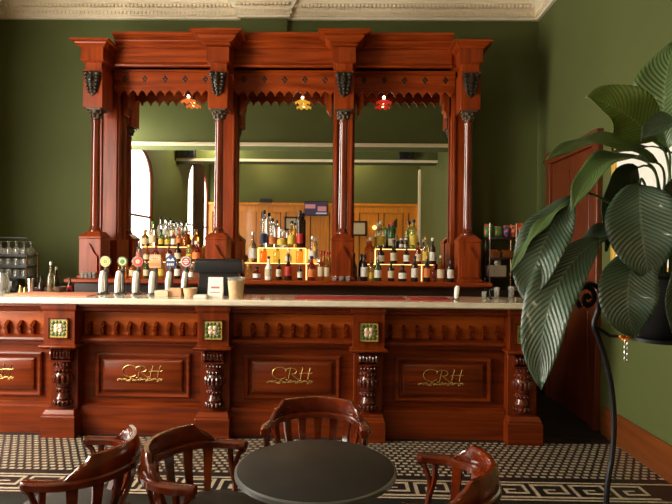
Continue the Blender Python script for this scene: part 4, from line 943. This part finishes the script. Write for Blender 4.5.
# ------------------------------------------------------------------ table and chairs
TX, TY, TZ = -.093, 1.877, .75
t = thing('round_table', 'small dark round pedestal table in the foreground', 'table', (TX, TY, 0))
MB().lathe([(1e-6, TZ-.028), (.262, TZ-.028), (.27, TZ-.022), (.27, TZ-.003), (.264, TZ), (1e-6, TZ)], (0, 0, 0), 64).build('tabletop', 'table_top', t)
MB().lathe([(.270, TZ-.024), (.277, TZ-.020), (.277, TZ-.006), (.270, TZ-.002), (.268, TZ-.012)], (0, 0, 0), 64).build('metal_rim', 'table_rim', t)
MB().lathe([(.12, TZ-.03), (.12, TZ-.04), (.035, TZ-.05), (.03, .06), (.04, .04)], (0, 0, 0), 20).build('pillar', 'iron', t)
for k in range(4):
    a = PI/4+k*PI/2
    MB().tube([(.03*math.cos(a), .03*math.sin(a), .06), (.12*math.cos(a), .12*math.sin(a), .055), (.21*math.cos(a), .21*math.sin(a), .022), (.23*math.cos(a), .23*math.sin(a), .012)], [.022, .02, .016, .012], 8).build('foot', 'iron', t)

def smooth_path(ctrl, n):
    """Catmull-Rom through points"""
    pts = [Vector(c) for c in ctrl]; pts = [2*pts[0]-pts[1]]+pts+[2*pts[-1]-pts[-2]]; out = []
    m_ = len(pts)-3
    for i in range(m_):
        for k in range(n):
            u_ = k/n; a, b_, c, d = pts[i:i+4]
            out.append(.5*((2*b_)+(c-a)*u_+(2*a-5*b_+4*c-d)*u_**2+(3*b_-a-3*c+d)*u_**3))
    out.append(pts[-2]); return out
def sweep(mb, pts, widths, heights, zoff=0, lean=0):
    """rectangular rounded section swept along plan path: width radial, height vertical"""
    N = len(pts); vs = []; fs = []; n = 8
    for i, p in enumerate(pts):
        tt = (pts[min(i+1, N-1)]-pts[max(i-1, 0)]); tt.z = 0; tt.normalize()
        nn = Vector((tt.y, -tt.x, 0)); w, h = widths[i]/2, heights[i]/2
        for (a, c) in ((-1, -.6), (-.6, -1), (.6, -1), (1, -.6), (1, .6), (.6, 1), (-.6, 1), (-1, .6)):
            vs.append(p+nn*(a*w+lean*c*h)+Vector((0, 0, c*h)))
    for i in range(N-1):
        for k in range(n): fs.append((i*n+k, i*n+(k+1) % n, (i+1)*n+(k+1) % n, (i+1)*n+k))
    fs.append(tuple(reversed(range(n)))); fs.append(tuple(range((N-1)*n, N*n)))
    mb.add(vs, fs)
ZA = .655
def make_chair(label):
    t = thing('captain_chair', label, 'chair', (0, 0, 0), 0, 'captain chairs by the tables')
    half = [(.068, .228), (-.01, .232), (-.085, .220), (-.16, .172), (-.21, .095), (-.23, 0)]
    ctrl = [(x, y, ZA) for (x, y) in half]+[(x, -y, ZA) for (x, y) in reversed(half[:-1])]
    pts = smooth_path(ctrl, 6); N = len(pts)
    ws = [.058-.012*math.sin(PI*i/(N-1)) if 3 < i < N-4 else (.050 if 0 < i < N-1 else .036) for i in range(N)]
    rl = MB(); sweep(rl, pts, ws, [.034]*N)
    rl.build('arm_rail', 'wood_chair', t, angle=50)
    # crest: raised rounded back piece sitting on the rail
    hc = [(-.072, .221), (-.122, .202), (-.174, .154), (-.213, .086), (-.231, 0)]
    cc = smooth_path([(x, y, 0) for (x, y) in hc]+[(x, -y, 0) for (x, y) in reversed(hc[:-1])], 8); M = len(cc)
    hh = []
    for i in range(M):
        s_ = abs(2*i/(M-1)-1)           # 0 centre .. 1 ends
        hh.append((.078 if s_ < .62 else (.078-.035*((s_-.62)/.12)**.6) if s_ < .74 else .043*(1-(s_-.74)/.26)+.004))
    cr = MB(); sweep(cr, [Vector((p.x, p.y, ZA+.014+h/2)) for p, h in zip(cc, hh)], [.026]*M, hh, lean=-.16)
    cr.build('crest', 'wood_chair', t, angle=50)
    # splats
    for k in range(7):
        a = math.radians(-66+22*k)
        top = Vector((-.230*math.cos(a), .218*math.sin(a), ZA-.012)); bot = Vector((-.175*math.cos(a), .165*math.sin(a), .455))
        tang = Vector((math.sin(a), math.cos(a), 0)); nn = Vector((-math.cos(a), math.sin(a), 0))
        vs = []; fs = []
        for i in range(5):
            u_ = i/4; p = bot.lerp(top, u_)+nn*.012*math.sin(PI*u_); wd = .016+.012*u_
            for (e, d) in ((-1, -1), (1, -1), (1, 1), (-1, 1)): vs.append(p+tang*wd*e*.75+nn*.006*d)
        for i in range(4):
            for q in range(4): fs.append((i*4+q, i*4+(q+1) % 4, i*4+4+(q+1) % 4, i*4+4+q))
        fs += [(3, 2, 1, 0), (16, 17, 18, 19)]
        MB().add(vs, fs).build('splat', 'wood_chair', t)
    # seat: wood hoop + upholstered pad
    sh = []
    for k in range(40):
        a = 2*PI*k/40; rx = .215 if math.cos(a) > 0 else .195
        sh.append((.02+rx*math.copysign(abs(math.cos(a))**.8, math.cos(a)), .21*math.copysign(abs(math.sin(a))**.8, math.sin(a))))
    MB().prism(sh, 'z', .415, .452).build('seat_frame', 'wood_chair', t, bevel=.006)
    pd = MB(); vs = []; fs = []
    for (s_, z) in ((.96, .45), (.97, .462), (.90, .474), (.6, .482), (.25, .484)):
        vs += [(.02+(x-.02)*s_, y*s_, z) for (x, y) in sh]
    for i in range(4):
        for k in range(40): fs.append((i*40+k, i*40+(k+1) % 40, (i+1)*40+(k+1) % 40, (i+1)*40+k))
    fs += [tuple(range(160, 200)), tuple(reversed(range(40)))]
    o = pd.add(vs, fs).build('seat', 'seat_vinyl', t, angle=60); o['label'] = 'grey padded seat'
    for s_ in (-1, 1):
        MB().tube([(.175, s_*.165, .42), (.185, s_*.175, .2), (.195, s_*.185, 0)], [.021, .019, .014], 10).build('leg', 'wood_chair', t)
        MB().tube([(-.15, s_*.14, .42), (-.18, s_*.155, .2), (-.225, s_*.175, 0)], [.021, .019, .014], 10).build('leg', 'wood_chair', t)
        MB().tube(smooth_path([(.03, s_*.205, .43), (.02, s_*.222, .50), (.0, s_*.23, .57), (-.005, s_*.231, ZA-.012)], 4), .0155, 8, flat=.8).build('arm_post', 'wood_chair', t)
        MB().tube(smooth_path([(.062, s_*.228, ZA-.016), (.038, s_*.230, ZA-.035), (.018, s_*.228, ZA-.09), (.018, s_*.223, .52)], 5), .011, 8).build('brace', 'wood_chair', t)
    MB().tube([(.186, -.176, .2), (.186, .176, .2)], .011, 8).build('stretcher', 'wood_chair', t)
    for s_ in (-1, 1): MB().tube([(.19, s_*.18, .16), (-.185, s_*.157, .16)], .011, 8).build('stretcher', 'wood_chair', t)
    return t
cA = make_chair('captain chair facing left, the leftmost, turned away from the dark round table')
cA.location = (-1.06, 2.125, 0); cA.rotation_euler = (0, 0, PI)
dup(cA, (-.530, 2.115, 0), math.radians(-12), 'captain chair at the left side of the dark round table')
dup(cA, (-.13, 2.56, 0), -PI/2, 'captain chair behind the dark round table, facing the viewer')
dup(cA, (.315, 1.985, 0), math.radians(166), 'captain chair at the right side of the dark round table, glossy in the light')

# ------------------------------------------------------------------ plant on iron stand
S = .57
PC = Vector((.955, 1.65, 0))
ZP = lambda z: CAMZ-(CAMZ-z)*S
pl = thing('potted_plant', 'big leafy peace lily in a black pot on the iron stand at right', 'plant', (PC.x, PC.y, ZP(1.06)))
def Pl(mb, n, m_, **k): o = mb.build(n, m_, pl, **k); o.location = -pl.location; return o
Pl(MB().lathe([(rr_*S, ZP(zz_)) for (rr_, zz_) in [(1e-6, 1.06), (.10, 1.06), (.15, 1.10), (.185, 1.20), (.19, 1.30), (.17, 1.37), (.185, 1.385), (.185, 1.40), (.165, 1.40), (.155, 1.36), (1e-6, 1.36)]], (PC.x, PC.y, 0), 28), 'pot', 'pot_black')
Pl(MB().lathe([(rr_*S, ZP(zz_)) for (rr_, zz_) in [(1e-6, 1.355), (.156, 1.355), (.156, 1.368), (1e-6, 1.375)]], (PC.x, PC.y, 0), 20), 'soil', 'soil')
def bez(a, b_, c, t): return a*(1-t)**2+b_*2*t*(1-t)+c*t*t
def leaf(bp, cp, tp, wpx, nrm, mat, stem=True, fold=.22, peak=.42, wav=.006, blunt=.75):
    """bp, cp, tp = (px, py, depth) of base, bend and tip"""
    A, C_, T = [P(q[0], q[1], q[2]*S) for q in (bp, cp, tp)]; W = wpx*bp[2]*S/F/2; N0 = Vector(nrm).normalized()
    Bc = 2*C_-(A+T)/2
    nu, nv = 22, 10; vs = []; fs = []; uvs = []
    for i in range(nu+1):
        u_ = i/nu; p = bez(A, Bc, T, u_); tg = (bez(A, Bc, T, min(1, u_+.01))-bez(A, Bc, T, max(0, u_-.01))).normalized()
        sd = tg.cross(N0).normalized(); nn = sd.cross(tg).normalized()
        e = math.log(.5)/math.log(peak); w = W*max(.0, math.sin(PI*u_**e))**blunt
        if u_ > .8: w *= 1-.35*((u_-.8)/.2)**2
        w = max(w, .0008)
        for j in range(nv+1):
            v = 2*j/nv-1
            q = p+sd*w*v*(1-.06*abs(v))+nn*(fold*w*abs(v)**1.4+wav*math.sin(u_*15+v*1.5)*abs(v))
            vs.append(q); uvs.append((u_, v))
    for i in range(nu):
        for j in range(nv):
            a = i*(nv+1)+j; fs.append((a, a+1, a+nv+2, a+nv+1))
    mb = MB().add(vs, fs); o = Pl(mb, 'leaf', mat, angle=80)
    uvl = o.data.uv_layers.new(name='UVMap')
    for lp in o.data.loops: uvl.data[lp.index].uv = uvs[lp.vertex_index]
    sd = o.modifiers.new('thick', 'SOLIDIFY'); sd.thickness = .001; sd.offset = 0
    if stem:
        root = Vector((PC.x+random.uniform(-.03, .03), PC.y+random.uniform(-.03, .03), ZP(1.365)))
        tg = (Bc-A).normalized(); mid = A-tg*.09; mid.z = max(mid.z, A.z-.012)
        if mid.z < root.z+.045: mid.z = root.z+.14
        pts = [root]+[root*(1-s)**3+(root+Vector((0, 0, .35*max(.17, A.z-root.z+.17))))*3*s*(1-s)**2+mid*3*s*s*(1-s)+A*s**3 for s in [k/14 for k in range(1, 15)]]
        Pl(MB().tube(pts, [.0052-.0022*k/14 for k in range(15)], 8), 'leaf_stalk', 'stem_green')
FR = (-.25, -.85, .35)
leaf((668, 150, 2.85), (664, 95, 2.85), (676, 40, 2.9), 60, (-.65, -.72, .1), 'leaf_mid', peak=.5)
leaf((656, 142, 2.8), (622, 112, 2.75), (585, 98, 2.7), 54, (-.78, -.5, .35), 'leaf_light', peak=.45)
leaf((694, 128, 2.7), (668, 124, 2.65), (641, 141, 2.6), 34, (-.2, -.6, .75), 'leaf_deep')
leaf((656, 163, 2.75), (600, 141, 2.65), (543, 163, 2.6), 26, (-.6, -.6, .5), 'leaf_mid', fold=.1)
leaf((648, 164, 2.75), (606, 164, 2.6), (571, 213, 2.5), 36, (-.6, -.55, .55), 'leaf_mid', fold=.3)
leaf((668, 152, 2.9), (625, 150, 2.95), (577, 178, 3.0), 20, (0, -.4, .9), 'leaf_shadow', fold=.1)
leaf((573, 197, 2.7), (545, 242, 2.62), (526, 306, 2.55), 54, (-.65, -.72, .2), 'leaf_deep', peak=.52)
leaf((599, 240, 2.62), (553, 296, 2.5), (541, 391, 2.42), 50, (-.6, -.78, .15), 'leaf_deep', peak=.5, blunt=.62)
leaf((640, 184, 2.6), (642, 232, 2.5), (650, 281, 2.48), 66, (-.45, -.87, .2), 'leaf_deep', peak=.42, stem=True)
leaf((640, 246, 2.6), (628, 292, 2.48), (634, 339, 2.48), 54, (-.45, -.87, .15), 'leaf_deep', peak=.5)
leaf((694, 240, 2.6), (684, 290, 2.5), (678, 352, 2.5), 42, (.1, -.97, .15), 'leaf_deep', peak=.5)
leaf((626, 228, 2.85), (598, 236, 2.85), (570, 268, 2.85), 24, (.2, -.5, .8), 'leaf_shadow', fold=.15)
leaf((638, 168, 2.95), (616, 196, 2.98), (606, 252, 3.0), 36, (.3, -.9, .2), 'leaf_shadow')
leaf((570, 203, 2.68), (536, 232, 2.64), (509, 277, 2.62), 15, (-.8, -.4, .4), 'leaf_mid', fold=.1, stem=False)
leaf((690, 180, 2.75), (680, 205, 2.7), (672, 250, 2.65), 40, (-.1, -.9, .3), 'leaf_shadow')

st = thing('plant_stand', 'black wrought iron plant stand with scrolled legs at right', 'plant stand', (PC.x, PC.y, 0))
def St(mb, n, m_): o = mb.build(n, m_, st); return o
lp = [(585, 296), (582, 299), (582, 303), (587, 306), (592, 302), (593, 296), (589, 290), (582, 288), (575, 293), (573, 302)]
scroll = [P(x, y, 1.72) for (x, y) in [(590, 299), (587, 296), (584, 299), (585, 304), (590, 305), (594, 300), (593, 292), (587, 287), (579, 290), (576, 299), (580, 308)]]
main = [P(x, y, 1.72) for (x, y) in [(580, 290), (589, 284), (599, 289), (601, 300), (597, 314), (594, 326), (599, 340), (606, 362), (612, 392), (614, 425), (612, 458), (607, 492)]]
main.extend([Vector((main[-1].x-.012, 1.72, .45)), Vector((main[-1].x-.05, 1.72, .01))])
base_dir = math.atan2(.10, main[3].x-PC.x)
for k in range(3):
    rot = Matrix.Rotation(k*2*PI/3*1.0, 3, 'Z')
    tr = lambda q: rot @ (q-Vector((PC.x, PC.y, 0)))
    mb = MB(); mb.tube([tr(q) for q in smooth_path(main, 5)], [.0100]*(5*(len(main)-1)+1), 8, flat=.8); mb.tube([tr(q) for q in smooth_path(scroll, 5)], .0048, 8, flat=1.8)
    q = tr(main[5]); mb.tube([q, Vector((q.x*.75, q.y*.75, ZP(1.048))), Vector((q.x*.5, q.y*.5, ZP(1.048)))], .0055, 8)
    St(mb, 'scroll_leg', 'iron')
St(MB().lathe([(.05, ZP(1.04)), (.088, ZP(1.04)), (.088, ZP(1.058)), (.05, ZP(1.058)), (.05, ZP(1.04))], (0, 0, 0), 28), 'ring', 'iron')
# dangling chain and orange blossom under the leaf
pb = P(629, 338, 1.46)
t = thing('hanging_ornament', 'orange blossom trimmed chain dangling below the lower leaf', 'ornament', pb)
mb = MB()
for k in range(9):
    mb.ball((random.uniform(-.026, .026), random.uniform(-.006, .006), random.uniform(-.007, .007)), .0062, n=8, sz=.7)
mb.build('blossom', 'orange_blossom', t)
mb = MB()
for k in range(4):
    c = Vector((-.008, 0, -.012-.0148*k)); ps = [c+Vector((  .004*math.cos(a), (.0023*math.sin(a) if k % 2 else 0),   .0086*math.sin(a))) for a in [2*PI*q/10 for q in range(11)]]
    mb.tube(ps,   .001, 5)
mb.build('chain', 'cap_silver', t)

# ------------------------------------------------------------------ things seen only in the mirrors (on the wall behind the viewer)
def VM(px, py, y): # point on plane y seen by reflection in the mirror plane y=6.0
    q = P(px, py, 12.0-y); return Vector((q.x, y, q.z))
c = VM(316, 209, YB+.12)
t = thing('television', 'wall television showing a pink picture, reflected in the middle mirror', 'television', (c.x, YB+.10, c.z))
MB().box(-.34, .34, -.03, .03, -.21, .21).build('casing', 'black_plastic', t, bevel=.006)
sc_ = MB().box(-.32, .32, .03, .034, -.19, .19, 0); sc_.box(-.32, -.02, .034, .036, .0, .12, 1); sc_.box(.05, .30, .034, .036, -.08, .06, 1); sc_.box(.0, .32, .034, .036, -.16, -.12, 2)
emit('screen_dark', (.05, .03, .06), 1.0); emit('screen_pink', (.75, .28, .27), .8); emit('screen_white', (.7, .65, .8), .8)
sc_.build('screen', ['screen_dark', 'screen_pink', 'screen_white'], t)
MB().box(-.05, .05, -.07, -.03, -.05, .05).build('wall_bracket', 'black_plastic', t)
c = VM(266, 204, YB+.09)
o = MB().stack([(-.17, .17, -.07, .07, 0), (-.17, .17, -.07, .07, .10), (-.15, .15, -.05, .05, .12)]).build('speaker', 'black_plastic'); o.location = (c.x, YB+.08, 2.92)
tag(o, 'flat black speaker lying on the panelling ledge, reflected in the middle mirror', 'speaker')
for (px, py, lab) in [(188, 154, 'black speaker on the far beam, reflected in the left mirror'), (406, 160, 'black speaker on the far beam, reflected in the right mirror')]:
    c = VM(px, py, -.80); c.z = max(c.z, 3.80)
    t = thing('speaker', lab, 'speaker', (c.x, -.83, c.z), 0, 'wall speakers')
    MB().stack([(-.15, .15, -.07, .09, -.11), (-.17, .17, -.07, .11, -.09), (-.17, .17, -.07, .11, .11)]).build('cabinet', 'black_plastic', t, bevel=.008)
    MB().lathe([(1e-6, .112), (.06, .112), (.075, .118), (.08, .112), (.08, .105)], (0, 0, 0), 20, axis='y').build('cone', 'iron', t)
for (px, py, w, h, lab) in [(291, 224, .19, .20, 'small framed picture on the panelling, reflected in the middle mirror'), (358.5, 229, .24, .22, 'small framed pale picture, reflected in the right mirror')]:
    c = VM(px, py, YB+.06)
    t = thing('framed_picture', lab, 'picture', (c.x, YB+.065, c.z), 0, 'pictures on the panelling')
    f_ = MB()
    for (A, B_, C1, C2) in ((-w, w, h-.05, h), (-w, w, -h, -h+.05), (-w, -w+.05, -h, h), (w-.05, w, -h, h)): f_.box(A, B_, -.015, .02, C1, C2)
    f_.build('picture_frame', 'wood_dark', t); MB().box(-w+.04, w-.04, -.012, .004, -h+.04, h-.04).build('picture_sheet', 'label_cream', t)
c = VM(374.5, 228, YB+.16)
t = thing('wall_sconce', 'glowing globe wall lamp, reflected in the right mirror', 'lamp', (c.x, YB+.06, c.z))
MB().ball((0, .10, 0), .065, n=14).build('globe', 'sconce_glow', t)
MB().tube([(0, -.01, -.1), (0, .06, -.11), (0, .10, -.06)], .012, 8).build('arm', 'cap_gold', t)
for k, (x, ly, gm, lab) in enumerate([(-3.0, -.45, 'fill_globe_mid', 'added unseen globe lamp between the two beams'), (-2.4, -3.2, 'fill_globe', 'added unseen globe lamp behind the far beam over the left of the room'), (.2, -3.2, 'fill_globe', 'added unseen globe lamp behind the far beam over the right of the room')]):  # fill lamps added out of view to brighten the mirrored room
    t = thing('fill_lamp', lab, 'lamp', (x, ly, ZC), 0, 'added unseen fill lamps')
    dl = -.52 if ly > -1 else -.34
    MB().ball((0, 0, dl), .13, n=18).build('globe', gm, t)
    MB().lathe([(.06, 0), (.06, -.02), (.015, -.03), (.015, dl+.12)], (0, 0, 0), 14).build('stem', 'cap_gold', t)
# curtain half covering the second window
cu = MB(); n = 48; poly = []
y0, y1 = -3.18, -2.15
for i in range(n+1): yy = y0+(y1-y0)*i/n; poly.append((XL+.07+.03*math.sin(i*1.05), yy))
for i in range(n, -1, -1): yy = y0+(y1-y0)*i/n; poly.append((XL+.062+.03*math.sin(i*1.05), yy))
cu.prism(poly, 'z', .0, 3.85)
tag(cu.build('curtain', 'curtain', angle=60), 'brown curtain drawn across the second window, reflected in the left mirror', 'curtain')

# ------------------------------------------------------------------ camera, world, view
cam = bpy.data.cameras.new('camera'); cam.sensor_width = 36; cam.lens = F/672*36; cam.clip_start = .05
co = bpy.data.objects.new('camera', cam); COL.objects.link(co)
co.matrix_world = Matrix.Translation((0, 0, CAMZ)) @ Matrix.Rotation(YAW, 4, 'Z') @ Matrix.Rotation(PI/2, 4, 'X') @ Matrix.Rotation(ROLL, 4, 'Z')
scn.camera = co
w = bpy.data.worlds.new('world'); scn.world = w; w.use_nodes = True
w.node_tree.nodes['Background'].inputs['Color'].default_value = (.9, .95, 1, 1); w.node_tree.nodes['Background'].inputs['Strength'].default_value = 1.0
vs_ = scn.view_settings; vs_.view_transform = 'Standard'; vs_.look = 'None'; vs_.exposure = -0.2; vs_.gamma = 1; vs_.use_curve_mapping = False
scn.cycles.use_denoising = True
scn.cycles.max_bounces = 14; scn.cycles.diffuse_bounces = 6; scn.cycles.glossy_bounces = 6
scn.cycles.sample_clamp_indirect = 8
